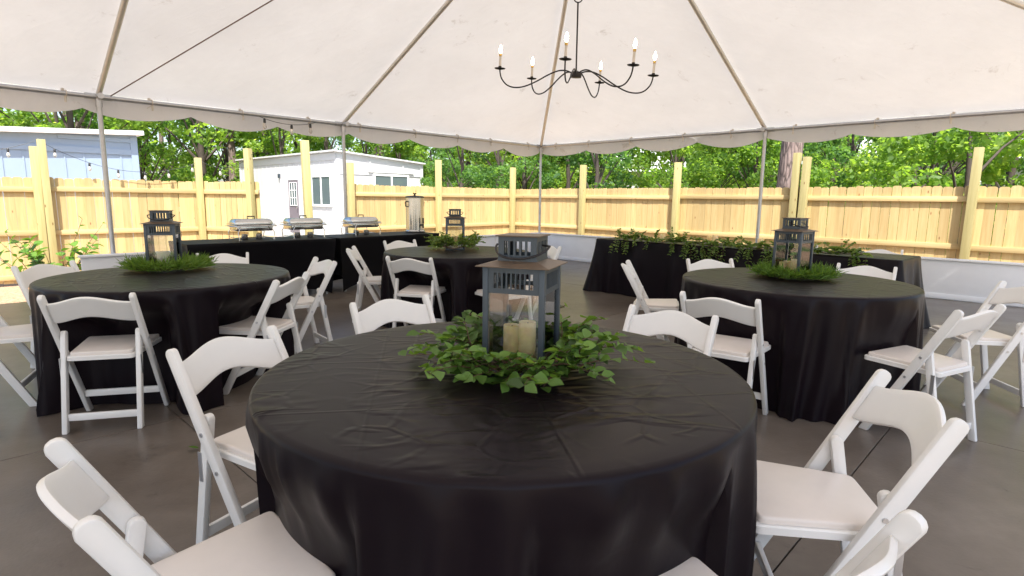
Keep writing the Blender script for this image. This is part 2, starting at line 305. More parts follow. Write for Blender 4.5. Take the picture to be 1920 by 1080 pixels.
def tag(o, label, cat, group=None, kind=None):
    if label: o['label'] = label
    if cat: o['category'] = cat
    if group: o['group'] = group
    if kind: o['kind'] = kind
    return o
def thing(name, label, cat, loc=(0, 0, 0), rz=0.0, group=None):
    o = bpy.data.objects.new(name, None); COL.objects.link(o); o.location = loc; o.rotation_euler = (0, 0, rz); o.empty_display_size = 0.1
    return tag(o, label, cat, group)
def copy_tree(o, parent=None):
    c = o.copy(); COL.objects.link(c); c.parent = parent
    for ch in o.children: copy_tree(ch, c)
    return c
def az(deg): return -R(deg)          # heading clockwise from +Y -> z rotation
def np_mesh(name, V, F, mat, smooth=False):
    me = bpy.data.meshes.new(name); V = np.asarray(V, dtype=np.float32); F = np.asarray(F, dtype=np.int32); k = F.shape[1]
    me.vertices.add(len(V)); me.vertices.foreach_set('co', V.ravel()); me.loops.add(F.size); me.loops.foreach_set('vertex_index', F.ravel())
    me.polygons.add(len(F)); me.polygons.foreach_set('loop_start', np.arange(0, F.size, k, dtype=np.int32)); me.update(calc_edges=True); me.validate()
    me.materials.append(mat)
    if smooth: me.shade_smooth()
    return me

# tent frame of reference: A runs along the eave beside the buffet, B along the eave behind the garland table
C0 = Vector((0.6186, 13.2257, 0)); AL = R(44.015)
av = Vector((-math.sin(AL), -math.cos(AL), 0)); bv = Vector((math.cos(AL), -math.sin(AL), 0))
S1, S2, SR, HE, RISE = 4.9365, 3.3229, 4.963, 2.50, 2.4177
LA, LB = 2 * S1 + S2, 2 * SR
def TP(a, b_, z=0.0): return C0 + av * a + bv * b_ + Vector((0, 0, z))
TENT_RZ = math.atan2(bv.y, bv.x)     # local x = B

# ================================================================== SETTING
GZ = -0.30
g = MB(); g.grid([[(x, y, GZ) for x in np.linspace(-180, 180, 13)] for y in np.linspace(-120, 240, 13)]); tag(g.build('ground', M['ground'], smooth=0), None, None, kind='structure')
# pale lane in front of the white cabin
g = MB(); pl = [Vector((-9.5, 17.2)), Vector((-4.6, 12.1)), Vector((-3.2, 13.8)), Vector((-1.5, 21.0)), Vector((-6.5, 19.4)), Vector((-11.5, 24.5))]
vsl = [g.bm.verts.new((p.x, p.y, GZ + 0.006)) for p in pl]; g.bm.faces.new(vsl); tag(g.build('lane', M['lane'], smooth=0), None, None, kind='structure')

# concrete floor: sub-base plus poured panels with open control joints
g = MB(); base = MB()
FA0, FA1, FB0, FB1 = -0.35, LA + 0.35, -0.35, LB + 0.35
rootm = Matrix.Translation(C0) @ Matrix(((bv.x, av.x, 0, 0), (bv.y, av.y, 0, 0), (0, 0, 1, 0), (0, 0, 0, 1)))   # local x = B, local y = A
base.box(((FB0 + FB1) / 2, (FA0 + FA1) / 2, -0.165), (FB1 - FB0, FA1 - FA0, 0.29)); 
floor = base.build('concrete_floor', M['concrete'], smooth=0); floor.matrix_world = rootm; tag(floor, None, None, kind='structure')
acuts = [FA0, 2.88, 5.93, 8.98, 12.03, FA1]; bcuts = [FB0, 2.03, 5.08, 8.13, FB1]
for i in range(len(acuts) - 1):
    for j in range(len(bcuts) - 1):
        a0, a1, b0, b1 = acuts[i] + 0.003, acuts[i + 1] - 0.003, bcuts[j] + 0.003, bcuts[j + 1] - 0.003
        p = MB().box((0, 0, -0.012), (b1 - b0, a1 - a0, 0.024), bev=0.002); p.build('slab_panel', M['concrete'], floor, 0, loc=((b0 + b1) / 2, (a0 + a1) / 2, 0))

# ------------------------------------------------------------------ tent
tent_c = TP(LA / 2, LB / 2, 0)
tent = thing('frame_tent', 'large white frame tent with scalloped valance, metal rafters and poles over the tables', 'tent', tent_c)
tl = -tent_c
def bays(u, cuts):
    for c0, c1 in zip(cuts[:-1], cuts[1:]):
        if c0 <= u <= c1 + 1e-9: return math.sin(math.pi * (u - c0) / (c1 - c0))
    return 0
PK1, PK2 = TP(S1, SR, HE + RISE + 0.06), TP(S1 + S2, SR, HE + RISE + 0.06)
def facet(E0, E1, T0, T1, cuts):
    g = MB(); P = []
    nu, nv = 48, 20
    for i in range(nv + 1):
        v = i / nv; row = []
        for j in range(nu + 1):
            u = j / nu; e = E0.lerp(E1, u); t = T0.lerp(T1, u); p = e.lerp(t, v)
            p = p - Vector((0, 0, 0.055 * math.sin(math.pi * v) * bays(u, cuts) + 0.006 * math.sin(23 * u + 9 * v) * math.sin(math.pi * v)))
            row.append(p)
        P.append(row)
    g.grid(P); bmesh.ops.remove_doubles(g.bm, verts=g.bm.verts[:], dist=1e-4)
    g.build('canopy', M['vinyl_tent'], tent, 60, loc=tl)
o_ = 0.06; zt = HE + 0.045
cA, cB, cC, cD = TP(-o_, -o_, zt), TP(LA + o_, -o_, zt), TP(LA + o_, LB + o_, zt), TP(-o_, LB + o_, zt)
lc = [0, S1 / LA, (S1 + S2) / LA, 1]
facet(cA, cB, PK1, PK2, lc); facet(cD, cC, PK1, PK2, lc); facet(cA, cD, PK1, PK1, [0, .5, 1]); facet(cB, cC, PK2, PK2, [0, .5, 1])
def valance(P0, P1, n, seed):
    g = MB(); L = (P1 - P0).length; d = (P1 - P0).normalized(); out = Vector((d.y, -d.x, 0))
    if out.dot(P0 - tent_c) < 0: out = -out
    cols = n * 14; P = []
    for r_ in range(6):
        row = []
        for k in range(cols + 1):
            s = k / cols; fr = (s * n) % 1.0 if k < cols else 1.0
            drop = 0.175 + 0.11 * math.sin(math.pi * fr) ** 0.8 + 0.012 * math.sin(seed + s * 40)
            w = r_ / 5
            wob = 0.022 * w * (math.sin(s * L * 3.1 + seed) + 0.6 * math.sin(s * L * 7.7 + seed * 2))
            row.append(P0.lerp(P1, s) + out * (0.01 + wob + 0.015 * w) - Vector((0, 0, drop * w)))
        P.append(row)
    g.grid(P); g.build('valance', M['vinyl_tent'], tent, 60, loc=tl)
nA, nB = 11, 8
for P0, P1, n, sd_ in ((cA, cB, nA, 1.0), (cA, cD, nB, 2.3), (cB, cC, nB, 3.1), (cD, cC, nA, 4.4)): valance(P0, P1, n, sd_)
def pipe(name, P, Q, r=0.03, m='alu'): MB().tube([P, Q], r, 12).build(name, M[m], tent, 40, loc=tl)
def T3(a, b_, z): return TP(a, b_, z)
dz = -0.045
for p, q in ((T3(0, 0, HE), T3(LA, 0, HE)), (T3(0, 0, HE), T3(0, LB, HE)), (T3(LA, 0, HE), T3(LA, LB, HE)), (T3(0, LB, HE), T3(LA, LB, HE))): pipe('eave_pipe', p, q, 0.029, 'galv')
pk1, pk2 = T3(S1, SR, HE + RISE + dz), T3(S1 + S2, SR, HE + RISE + dz)
for a, b_, pk in ((0, 0, pk1), (0, LB, pk1), (LA, 0, pk2), (LA, LB, pk2), (0, SR, pk1), (LA, SR, pk2), (S1, 0, pk1), (S1 + S2, 0, pk2), (S1, LB, pk1), (S1 + S2, LB, pk2)):
    pipe('rafter', T3(a, b_, HE + 0.01), pk, 0.031)
pipe('ridge_pipe', pk1, pk2, 0.031)
for a, b_ in ((0, 0), (S1, 0), (S1 + S2, 0), (LA, 0), (0, SR), (0, LB), (LA, SR), (LA, LB), (S1, LB), (S1 + S2, LB)):
    MB().tube([T3(a, b_, 0.0), T3(a, b_, HE)], 0.029, 12).box(T3(a, b_, 0.006), (0.16, 0.16, 0.012)).build('leg', M['galv'], tent, 40, loc=tl)
    f = MB(); f.tube([T3(a, b_, HE - 0.12), T3(a, b_, HE + 0.03)], 0.037, 12)
    for d in (av, -av, bv, -bv): f.tube([T3(a, b_, HE), T3(a, b_, HE) + d * 0.14], 0.036, 10)
    f.build('corner_fitting', M['galv'], tent, 40, loc=tl)
# tie straps that lash the canopy to the eave pipe
def tie(P, d, k):
    g = MB(); n = d.cross(Vector((0, 0, 1)))
    g.torus(P, 0.037, 0.006, 12, Matrix.Rotation(math.atan2(n.y, n.x), 3, 'Z'))
    g.box(P + Vector((0, 0, -0.045)) + d * 0.01 * (k % 3 - 1) - n * 0.0, (0.022, 0.012, 0.11), None); g.box(P + Vector((0, 0, 0.03)) + d * 0.03, (0.03, 0.02, 0.05))
    if k % 2: g.tube([P + Vector((0, 0, -0.03)), P + d * 0.06 + Vector((0, 0, -0.075))], 0.005, 5)
    g.build('tie_strap', M['strap'], tent, 40, loc=tl)
k = 0
for base_, d, L, ex in ((TP(0, 0, HE), av, LA, (0, S1, S1 + S2)), (TP(0, 0, HE), bv, LB, (0, SR))):
    s = 0.42
    while s < L - 0.5:
        tie(base_ + d * s, d, k); k += 1; s += 1.02 + 0.14 * math.sin(k * 2.1)
MB().tube([TP(S1 + S2 - 0.12, 0.05, HE + 0.02), TP(S1 + 1.2, SR * 0.75, HE + RISE * 0.72 - 0.10), pk1 - Vector((0, 0, 0.06))], 0.007, 6).build('tension_cable', M['rope'], tent, 60, loc=tl)

# ------------------------------------------------------------------ low white walls round the floor
def low_wall(P0, P1, label, seams, hgt=0.57):
    L = (P1 - P0).length; d = (P1 - P0).normalized()
    w = thing('low_wall', label, 'wall', P0, math.atan2(d.y, d.x))
    cuts = [0] + seams + [L]
    for c0, c1 in zip(cuts[:-1], cuts[1:]):
        MB().box(((c0 + c1) / 2, 0, (hgt - 0.03) / 2), (c1 - c0 - 0.006, 0.045, hgt - 0.03), bev=0.002).build('panel', M['white_paint'], w, 30)
    MB().box((L / 2, 0, hgt - 0.013), (L + 0.04, 0.12, 0.026), bev=0.004).build('cap_board', M['cap_paint'], w, 30)
    MB().box((L / 2, -0.03, 0.045), (L, 0.012, 0.07), bev=0.003).build('base_board', M['white_paint'], w, 30)
    return w
low_wall(TP(8.62, 0.10), TP(0.13, 0.10), 'low white panelled wall behind the buffet tables', [2.2, 4.64, 7.08])
low_wall(TP(0.10, 0.13), TP(0.10, LB - 0.3), 'low white panelled wall behind the table with the garland', [1.55, 3.99, 6.43, 8.87])

# ------------------------------------------------------------------ fences
def picket_mesh(w, hgt):
    g = MB(); e = 0.028; t = 0.016
    poly = [(-w / 2, 0), (w / 2, 0), (w / 2, hgt - e), (w / 2 - e * .55, hgt - e * .2), (w / 2 - e * 1.3, hgt), (-w / 2 + e * 1.3, hgt), (-w / 2 + e * .55, hgt - e * .2), (-w / 2, hgt - e)]
    g.prism(poly, -t / 2, t / 2); bmesh.ops.rotate(g.bm, verts=g.bm.verts[:], cent=(0, 0, 0), matrix=Matrix.Rotation(-math.pi / 2, 3, 'Z'))
    return g.mesh('picket', M['picket'], 0)
PICK = [picket_mesh(0.138, 1.86), picket_mesh(0.136, 1.865), picket_mesh(0.139, 1.855)]
def fence(P0, P1, label, posts, z0=GZ + 0.05, rails=(1.40, 0.62, -0.15), pw=0.10):
    P0 = Vector((*P0, 0)); P1 = Vector((*P1, 0)); L = (P1 - P0).length; d = (P1 - P0).normalized(); left = Vector((-d.y, d.x, 0))
    sg = 1 if left.dot(-P0) > 0 else -1
    f = thing('wooden_fence', label, 'fence', (P0.x, P0.y, GZ), math.atan2(d.y, d.x)); z0 -= GZ
    n = int(L / 0.1415)
    for i in range(n):
        o = link('picket', PICK[random.randrange(3)], f, (0.07 + i * L / n, random.uniform(-.002, .002), z0 + random.uniform(-.012, .008)), (0, random.uniform(-.003, .003), random.uniform(-.02, .02)))
    for rz in rails:
        cuts = [0] + [p for p, _ in posts if 0.2 < p < L - 0.2] + [L]
        for c0, c1 in zip(cuts[:-1], cuts[1:]):
            MB().box(((c1 - c0) / 2, 0, 0), (c1 - c0 - 0.004, 0.038, 0.088), bev=0.003).build('rail', M['rail'], f, 30, loc=(c0, sg * 0.029, rz - GZ + random.uniform(-.012, .012)))
    for p, top in posts:
        hh = top - GZ
        MB().box((0, 0, hh / 2), (pw, pw, hh), bev=0.004).build('post', M['post'], f, 30, loc=(p, sg * (0.048 + pw / 2 + 0.002), 0), rot=(random.uniform(-.006, .006), random.uniform(-.008, .008), 0))
    return f
FC = (-0.02, 16.62)
def FRp(s): return (2.01 + bv.x * s, 14.66 + bv.y * s)
fence(FRp(-2.83), FRp(9.9), 'long yellow picket fence behind the wall beside the garland table', [(0.12, 2.2), (2.60, 2.19), (5.22, 2.16), (7.72, 2.25), (7.87, 2.17), (10.42, 2.21)], pw=0.125)
fence((FC[0] + av.x * 5.3, FC[1] + av.y * 5.3), (FC[0] + av.x * .1, FC[1] + av.y * .1), 'short yellow picket fence to the right of the white cabin behind the urn', [(0.06, 2.07), (2.52, 2.26)], pw=0.12)
fence((-6.6 + av.x * 9.0, 12.2 + av.y * 9.0), (-6.6, 12.2), 'sunlit yellow picket fence in front of the pale blue shed', [(1.30, 2.10), (3.80, 2.12), (6.30, 2.13), (6.43, 2.26), (8.94, 2.09)], pw=0.115)
fence((-6.52, 12.17), (-5.12, 11.68), 'narrow picket fence panel beside the lane to the white cabin', [(1.36, 2.25)], pw=0.12)
pp = thing('timber_post', 'free standing timber post in front of the white cabin door and window', 'post', (-3.9, 11.0, GZ)); MB().box((0, 0, 1.33), (0.135, 0.135, 2.66), bev=0.005).build('shaft', M['post'], pp, 30, rot=(0, -0.012, 0.6))

# ------------------------------------------------------------------ buildings
def rect_frame(g, x0, x1, z0, z1, y, w, t):
    for (cx, cz, sx, sz) in (((x0 + x1) / 2, z1 + w / 2, x1 - x0 + 2 * w, w), ((x0 + x1) / 2, z0 - w / 2, x1 - x0 + 2 * w, w), (x0 - w / 2, (z0 + z1) / 2, w, z1 - z0), (x1 + w / 2, (z0 + z1) / 2, w, z1 - z0)):
        g.box((cx, y, cz), (sx, t, sz))
# white cabin: local x runs along its long front (away to the left), local y into the cabin
cab = thing('cabin', 'white portable cabin with a dark door and sliding windows beyond the fence', 'building', (-6.02, 19.82, GZ), math.atan2(-bv.y, -bv.x))
# local y axis = rotate x by +90: check side so that the cabin extends away from the camera
LX, LY = 8.45, 3.62
sgn = 1 if Vector((-(-bv).y, (-bv).x)).dot(Vector((-av.x, -av.y))) > 0 else -1
H0, H1 = 3.16, 2.92                      # front eave, rear eave (shed roof falls to the rear)
g = MB(); pr = [(0, 0), (sgn * LY, 0), (sgn * LY, H1), (0, H0)]; g.prism(pr, 0, LX); g.build('wall', M['house_white'], cab, 0)
g = MB()
for i in range(1, 21): g.box((i * LX / 21, -sgn * 0.006, H0 / 2), (0.018, 0.010, H0 - 0.34))
for i in range(1, 9): g.box((-0.006, sgn * i * LY / 9, 1.2), (0.010, 0.018, 2.3))
g.build('siding_batten', M['house_white'], cab, 0)
g = MB(); g.box((LX / 2, -sgn * 0.012, H0 - 0.16), (LX, 0.02, 0.24)); g.box((0.06, -sgn * 0.014, H0 / 2), (0.12, 0.022, H0)); g.box((LX - 0.06, -sgn * 0.014, H0 / 2), (0.12, 0.022, H0))
for yy in (0.05, LY - 0.05): g.box((-0.014, sgn * yy, H1 / 2), (0.022, 0.11, H1))
g.box((-0.012, sgn * LY / 2, 2.45), (0.018, LY, 0.07)); g.box((-0.012, sgn * LY * .36, 2.7), (0.018, .07, .45)); g.box((-0.012, sgn * LY * .75, 2.65), (0.018, .07, .35)); g.build('trim', M['house_white'], cab, 0)
g = MB(); g.prism([(-sgn * 0.14, H0 - 0.0), (sgn * (LY + .12), H1 - 0.02), (sgn * (LY + .12), H1 + 0.03), (-sgn * 0.14, H0 + 0.05)], -0.10, LX + 0.10); g.build('roof', M['roofing'], cab, 0)
y_ = -sgn * 0.02
dr = MB().box((3.25, y_, 1.24), (0.84, 0.04, 2.0)).build('door', M['door'], cab, 0)
g = MB(); rect_frame(g, 2.83, 3.67, 0.24, 2.24, y_ - sgn * .002, 0.09, 0.06); g.build('door_frame', M['house_white'], dr, 0)
g = MB().box((3.25, y_ - sgn * .022, 1.72), (0.58, 0.012, 0.86)); g.build('pane', M['winglass'], dr, 0)
g = MB()
for i in range(4): g.box((2.96 + i * 0.193, y_ - sgn * .034, 1.72), (0.022, 0.012, 0.88))
for i in range(4): g.box((3.25, y_ - sgn * .0335, 1.29 + i * 0.287), (0.60, 0.011, 0.022))
g.build('muntin', M['cap_paint'], dr, 0)
MB().lathe([(0.03, 0), (0.03, 0.05), (0.012, 0.06)], 12).build('door_knob', M['steel'], dr, 40, loc=(2.92, y_ - sgn * .03, 1.22), rot=(sgn * math.pi / 2, 0, 0))
MB().box((4.45, y_, 2.42), (0.10, 0.10, 0.16)).build('wall_lamp', M['dark_metal'], cab, 0)
def slider(parent, cx, cz, w, hgt, along_x=True):
    wn_ = MB()
    if along_x: wn_.box((cx, y_, cz), (w, 0.03, hgt))
    else: wn_.box((-0.02, cx, cz), (0.03, w, hgt))
    win = wn_.build('window', M['winglass'], parent, 0); fr_ = MB()
    if along_x:
        rect_frame(fr_, cx - w / 2, cx + w / 2, cz - hgt / 2, cz + hgt / 2, y_ - sgn * .006, 0.07, 0.06); fr_.box((cx, y_ - sgn * .02, cz), (0.06, 0.03, hgt))
    else:
        for (dy, dz_, sy, sz) in ((0, hgt / 2 + .035, w + .14, .07), (0, -hgt / 2 - .035, w + .14, .07), (-w / 2 - .035, 0, .07, hgt), (w / 2 + .035, 0, .07, hgt), (0, 0, .06, hgt)): fr_.box((-0.028, cx + dy, cz + dz_), (0.05, sy, sz))
        fr_.box((-0.03, cx, cz + hgt / 2 + .16), (0.06, w + .55, .09))
    fr_.build('frame', M['cap_paint'], win, 0)
slider(cab, 1.08, 1.84, 1.30, 0.96); slider(cab, sgn * 2.18, 1.95, 1.40, 0.90, False)
# pale blue shed
shd = thing('shed', 'pale blue board and batten shed behind the sunlit fence', 'building', (-10.17, 15.79, GZ), math.atan2(av.y, av.x))
s2 = 1 if Vector((-av.y, av.x)).dot(Vector((-bv.x, -bv.y))) > 0 else -1
g = MB(); V = [(0, 3.20), (7.5, 2.80)]
pts_ = [(0, 0, 0), (7.5, 0, 0), (7.5, 0, 2.78), (0, 0, 3.20)]; A_ = [g.bm.verts.new(p) for p in pts_]; B_ = [g.bm.verts.new((x, s2 * 4.0, z)) for x, y, z in pts_]
g.bm.faces.new(A_); g.bm.faces.new(B_[::-1])
for i in range(4): g.bm.faces.new((A_[i], A_[(i + 1) % 4], B_[(i + 1) % 4], B_[i]))
g.build('wall', M['house_blue'], shd, 0)
g = MB()
for i in range(1, 19): g.box((i * 0.4, -s2 * 0.008, 1.38), (0.03, 0.014, 2.7))
g.build('batten', M['house_blue'], shd, 0)
g = MB(); g.box((3.75, -s2 * 0.016, 2.74), (7.5, 0.03, 0.15)); g.box((0.08, -s2 * 0.018, 1.58), (0.16, 0.034, 3.1)); g.box((0.9, -s2 * .016, 3.04), (1.6, .03, .10)); g.build('trim', M['house_blue'], shd, 0)
g = MB(); ra = math.atan2(0.40, 7.5); g.box((3.75, s2 * 1.9, 0.05), (7.75, 4.3, 0.11)); bmesh.ops.transform(g.bm, matrix=Matrix.Translation((0, 0, 3.20)) @ Matrix.Rotation(ra, 4, 'Y'), verts=g.bm.verts[:]); g.build('roof', M['cap_paint'], shd, 0)
# two pale houses glimpsed through the trees
def far_house(loc, rz, w, d_, hw_, label, mat_):
    hs = thing('house', label, 'house', loc, rz)
    MB().box((0, d_ / 2, hw_ / 2), (w, d_, hw_)).build('wall', M[mat_], hs, 0)
    g = MB(); g.prism([(-0.4, hw_), (d_ + .4, hw_), (d_ / 2, hw_ + 1.7)], -w / 2 - .4, w / 2 + .4); g.build('roof', M['roofing'], hs, 0)
    for x in (-w * .3, 0.05 * w, w * .33):
        wi = MB().box((x, -0.02, hw_ * .58), (0.9, 0.05, 1.2)).build('window', M['winglass'], hs, 0)
        g = MB(); rect_frame(g, x - .45, x + .45, hw_ * .58 - .6, hw_ * .58 + .6, -.03, .09, .07); g.build('frame', M['cap_paint'], wi, 0)
far_house((8.9, 36.0, GZ), R(-8), 9.0, 6.0, 3.4, 'white house glimpsed through the trees behind the long fence', 'house_white')
far_house((22.6, 31.0, GZ), R(-38), 7.0, 6.0, 3.9, 'pale house behind leafy branches beyond the big pine', 'house_white')

# ------------------------------------------------------------------ trees
def leaf_cloud(centres, radii, per, size, flat=0.75, seed=0):
    r = np.random.default_rng(seed); Vs = []; 
    for c, rad in zip(centres, radii):
        n = per; d = r.normal(size=(n, 3)); d /= np.linalg.norm(d, axis=1)[:, None]; rr = rad * r.uniform(0.25, 1.0, n) ** 0.6
        P = np.asarray(c) + d * rr[:, None] * np.array([1, 1, flat])
        nrm = r.normal(size=(n, 3)) * 0.8 + np.array([0, 0, 0.75]) + d * 0.3; nrm /= np.linalg.norm(nrm, axis=1)[:, None]
        t = np.cross(nrm, r.normal(size=(n, 3))); t /= np.linalg.norm(t, axis=1)[:, None]; b_ = np.cross(nrm, t)
        s = size * r.uniform(0.6, 1.35, n)[:, None]
        q = np.stack([P - t * s * .5, P + b_ * s * .30 - nrm * s * .05, P + t * s * .5, P - b_ * s * .30 - nrm * s * .05], 1); Vs.append(q.reshape(-1, 3))
    V = np.concatenate(Vs); F = np.arange(len(V)).reshape(-1, 4); return V, F
def crown_shape(hgt, rad, low, ncl, seed):
    r = np.random.default_rng(seed); cs = []; rs = []
    for i in range(ncl):
        t = r.uniform(0, 1); z = low + (hgt - low) * t; prof = rad * (math.sin(math.pi * (0.12 + 0.80 * t)) ** 0.7)
        a = r.uniform(0, 2 * math.pi); q = prof * math.sqrt(r.uniform(0.12, 1.0)); cs.append((q * math.cos(a), q * math.sin(a), z)); rs.append(r.uniform(0.32, 0.62) * rad * 0.52)
    return cs, rs
def limb_mesh(hgt, r0, cs, seed, lean=0.0):
    r = random.Random(seed); g = MB(); top = Vector((lean * hgt, 0, hgt * 0.82))
    pts = [Vector((0, 0, -0.1)).lerp(top, k / 6) + Vector((r.uniform(-.06, .06), r.uniform(-.06, .06), 0)) * (k > 0) for k in range(7)]
    g.tube(pts, [r0 * (1 - 0.75 * k / 6) for k in range(7)], 8)
    for c in cs[::5]:
        c = Vector(c); i = max(1, min(5, int(c.z / hgt * 6) - 1)); p = pts[i]
        g.tube([p, p.lerp(c, .5) + Vector((0, 0, .12)), c], [r0 * .32, r0 * .2, r0 * .07], 5)
    return g.mesh('trunk', M['limb'], 50)
VAR = []
for i, (hgt, rad, low, ncl, per, sz, mk) in enumerate(((6.5, 2.1, 0.9, 36, 150, .18, 'foliage'), (7.5, 2.3, 1.2, 38, 150, .17, 'foliage'), (5.2, 2.0, 0.5, 32, 150, .16, 'foliage_dk'), (8.5, 2.6, 1.5, 42, 150, .19, 'foliage'), (6.8, 1.9, 0.8, 32, 150, .15, 'foliage_dk'), (4.0, 1.9, 0.25, 26, 160, .14, 'foliage'))):
    cs, rs = crown_shape(hgt, rad, low, ncl, 40 + i); V, F = leaf_cloud(cs, rs, per, sz, seed=i); VAR.append((np_mesh('crown', V, F, M[mk]), limb_mesh(hgt, 0.09 + 0.01 * hgt, cs, i)))
TL = ['tall light green broadleaf tree in the wood beyond the fences', 'slender bright green broadleaf tree in the wood beyond the fences', 'low dark green bushy tree in the wood beyond the fences', 'wide spreading green tree in the wood beyond the fences', 'narrow dark green tree with small leaves in the wood beyond the fences', 'round bright green shrub growing behind the fences']
def tree(v, x, y, s=1.0):
    t = thing('broadleaf_tree' if v != 5 else 'bush', TL[v], 'tree' if v != 5 else 'bush', (x, y, GZ), random.uniform(0, 6.28), ['light green trees', 'slender green trees', 'dark bushy trees', 'spreading trees', 'narrow dark trees', 'round green shrubs'][v] + ' in the wood')
    t.scale = (s, s, s * random.uniform(.92, 1.1)); link('crown', VAR[v][0], t); link('trunk', VAR[v][1], t)
def blocked(P, rad=1.0):
    q = P - C0.xy
    outr, outl = -q.dot(av.xy), -q.dot(bv.xy)
    if outr < 2.0 + rad * 1.3 and outl < 2.9 + rad * 1.3: return True
    if outr < 3.2 + rad and -2 < q.dot(bv.xy) < 14: return True
    if outl < 6.8 + rad and q.dot(av.xy) > 1.0: return True
    qc = P - Vector((-6.02, 19.82))
    if -1.2 - rad < -qc.dot(bv.xy) < 9.3 + rad and -1.5 - rad < -qc.dot(av.xy) < 4.2 + rad: return True
    qs = P - Vector((-10.17, 15.79))
    if -0.6 - rad < qs.dot(av.xy) < 8 and -2.5 - rad < -qs.dot(bv.xy) < 4.4 + rad: return True
    ql = P - Vector((-6.2, 15.5))
    if abs(ql.x) < 3 and abs(ql.y) < 4.5: return True
    r_ = P.x / P.y
    if -0.64 < r_ < -0.12 and P.y < 25: return True           # the cabin and its lane stand clear
    if 0.20 < r_ < 0.265 and P.y < 36: return True          # gap towards the white house
    if 0.65 < r_ < 0.70 and 14 < P.y < 31 and P.y > 15.5: return True
    if abs(P.x - 8.9) < 6.5 and 34.5 < P.y < 43: return True
    if (P - Vector((24.5, 33.5))).length < 6: return True
    return False
rt = random.Random(11); placed = []
def scatter(n, ymin, ymax, sep, rad, vs_, smin, smax):
    c = 0
    for _ in range(6000):
        if c >= n: break
        a = R(rt.uniform(-55, 50)); d = rt.uniform(ymin, ymax); P = Vector((d * math.sin(a), d * math.cos(a)))
        if blocked(P, rad) or any((P - q).length < sep for q in placed): continue
        placed.append(P); tree(rt.choice(vs_), P.x, P.y, rt.uniform(smin, smax)); c += 1
scatter(24, 12.5, 22, 1.9, 1.0, [2, 4, 5, 5, 0], .62, .9)
scatter(38, 19, 33, 2.3, 1.4, [0, 1, 2, 3, 4], .8, 1.15)
scatter(34, 32, 46, 2.6, 1.6, [0, 1, 3, 2], .95, 1.4)
# tall pines
def pine_meshes(hgt, r0, seed):
    r = random.Random(seed); g = MB()
    pts = [Vector((r.uniform(-.05, .05), r.uniform(-.05, .05), hgt * k / 10 - 0.1)) for k in range(11)]; g.tube(pts, [r0 * (1 - .7 * (k / 10) ** 1.3) for k in range(11)], 14)
    cs = []
    for k in range(26):
        z = hgt * r.uniform(.60, 1.0); a = r.uniform(0, 6.28); L = (hgt - z) * .35 + r.uniform(.5, 1.3); c = Vector((L * math.cos(a), L * math.sin(a), z + .25 * L)); cs.append(c)
        g.tube([Vector((0, 0, z - .3)), c.lerp(Vector((0, 0, z)), .4), c], [r0 * .2, r0 * .13, r0 * .05], 5)
    tr_ = g.mesh('trunk', M['bark'], 50)
    V, F = leaf_cloud([tuple(c) for c in cs], [0.75] * len(cs), 130, .26, .7, seed); return tr_, np_mesh('crown', V, F, M['needles'])
PN = [pine_meshes(17, .20, 1), pine_meshes(15, .18, 2), pine_meshes(18.5, .24, 3)]
for i, (px, wpx, v) in enumerate(((85, 10, 0), (118, 9, 1), (136, 11, 0), (163, 19, 2), (310, 9, 1), (282, 8, 0), (438, 15, 2), (500, 12, 0), (712, 18, 2), (765, 7, 1), (905, 10, 0), (965, 9, 1), (1055, 10, 0), (1250, 12, 2), (1318, 7, 1), (1472, 38, 2), (1557, 17, 0), (1895, 9, 1), (1190, 7, 0), (230, 8, 1), (860, 6, 0), (1640, 7, 1), (20, 9, 0), (1375, 8, 0))):
    dia = {0: .38, 1: .34, 2: .46}[v]; zc = dia * 1069 / wpx; r_ = (px - 960) / 1069 * 0.99; P = Vector((zc * r_, zc))
    if blocked(P, 0.0) and wpx < 30: P *= 1.18
    t = thing('pine_tree', 'stout pine tree with plated bark just behind the double fence post' if wpx > 30 else 'tall pine tree with bare straight trunk standing in the wood', 'tree', (P.x, P.y, GZ), i * 1.3, 'tall pines in the wood')
    if wpx > 30: del t['group']
    link('trunk', PN[v][0], t); link('crown', PN[v][1], t)
# the far wood, one mass
cs = []; rs = []
for _ in range(330):
    a = R(rt.uniform(-58, 58)); d = rt.uniform(47, 60); z = rt.uniform(0.3, 8.5) * (0.75 + .25 * math.sin(a * 9)); cs.append((d * math.sin(a), d * math.cos(a), z + GZ)); rs.append(rt.uniform(1.2, 2.4))
V, F = leaf_cloud(cs, rs, 170, .42, .8, 99); tag(link('far_wood', np_mesh('far_wood', V, F, M['foliage'])), 'dense green wood closing the view far behind the fences', 'wood', kind='stuff')
# undergrowth against the far side of the fences

# ================================================================== FURNITURE
# ------------------------------------------------------------------ folding chair (origin between the rear feet, +Y is the way the sitter faces)
def bar_profile(p0, p1, w, round_top=True, n=6):
    p0, p1 = Vector(p0), Vector(p1); d = (p1 - p0).normalized(); q = Vector((-d.y, d.x)); poly = []
    f0 = -p0.y  # cut the foot level with the floor
    for sgn_ in (1, -1):
        e = p0 + q * sgn_ * w / 2; t = (0 - e.y) / d.y; poly.append(e + d * t)
    poly = [poly[0], poly[1]]
    if round_top:
        for k in range(n + 1):
            a = -math.pi / 2 + math.pi * k / n; poly.append(p1 + q * (w / 2) * math.sin(a) + d * (w * .42) * math.cos(a))
    else: poly += [p1 - q * w / 2, p1 + q * w / 2]
    return [(p.x, p.y) for p in poly]
def bevel_all(g, off, seg=2):
    es = [e for e in g.bm.edges if len(e.link_faces) == 2 and e.calc_face_angle() > R(28)]
    bmesh.ops.bevel(g.bm, geom=es, offset=off, segments=seg, affect='EDGES', profile=.5)
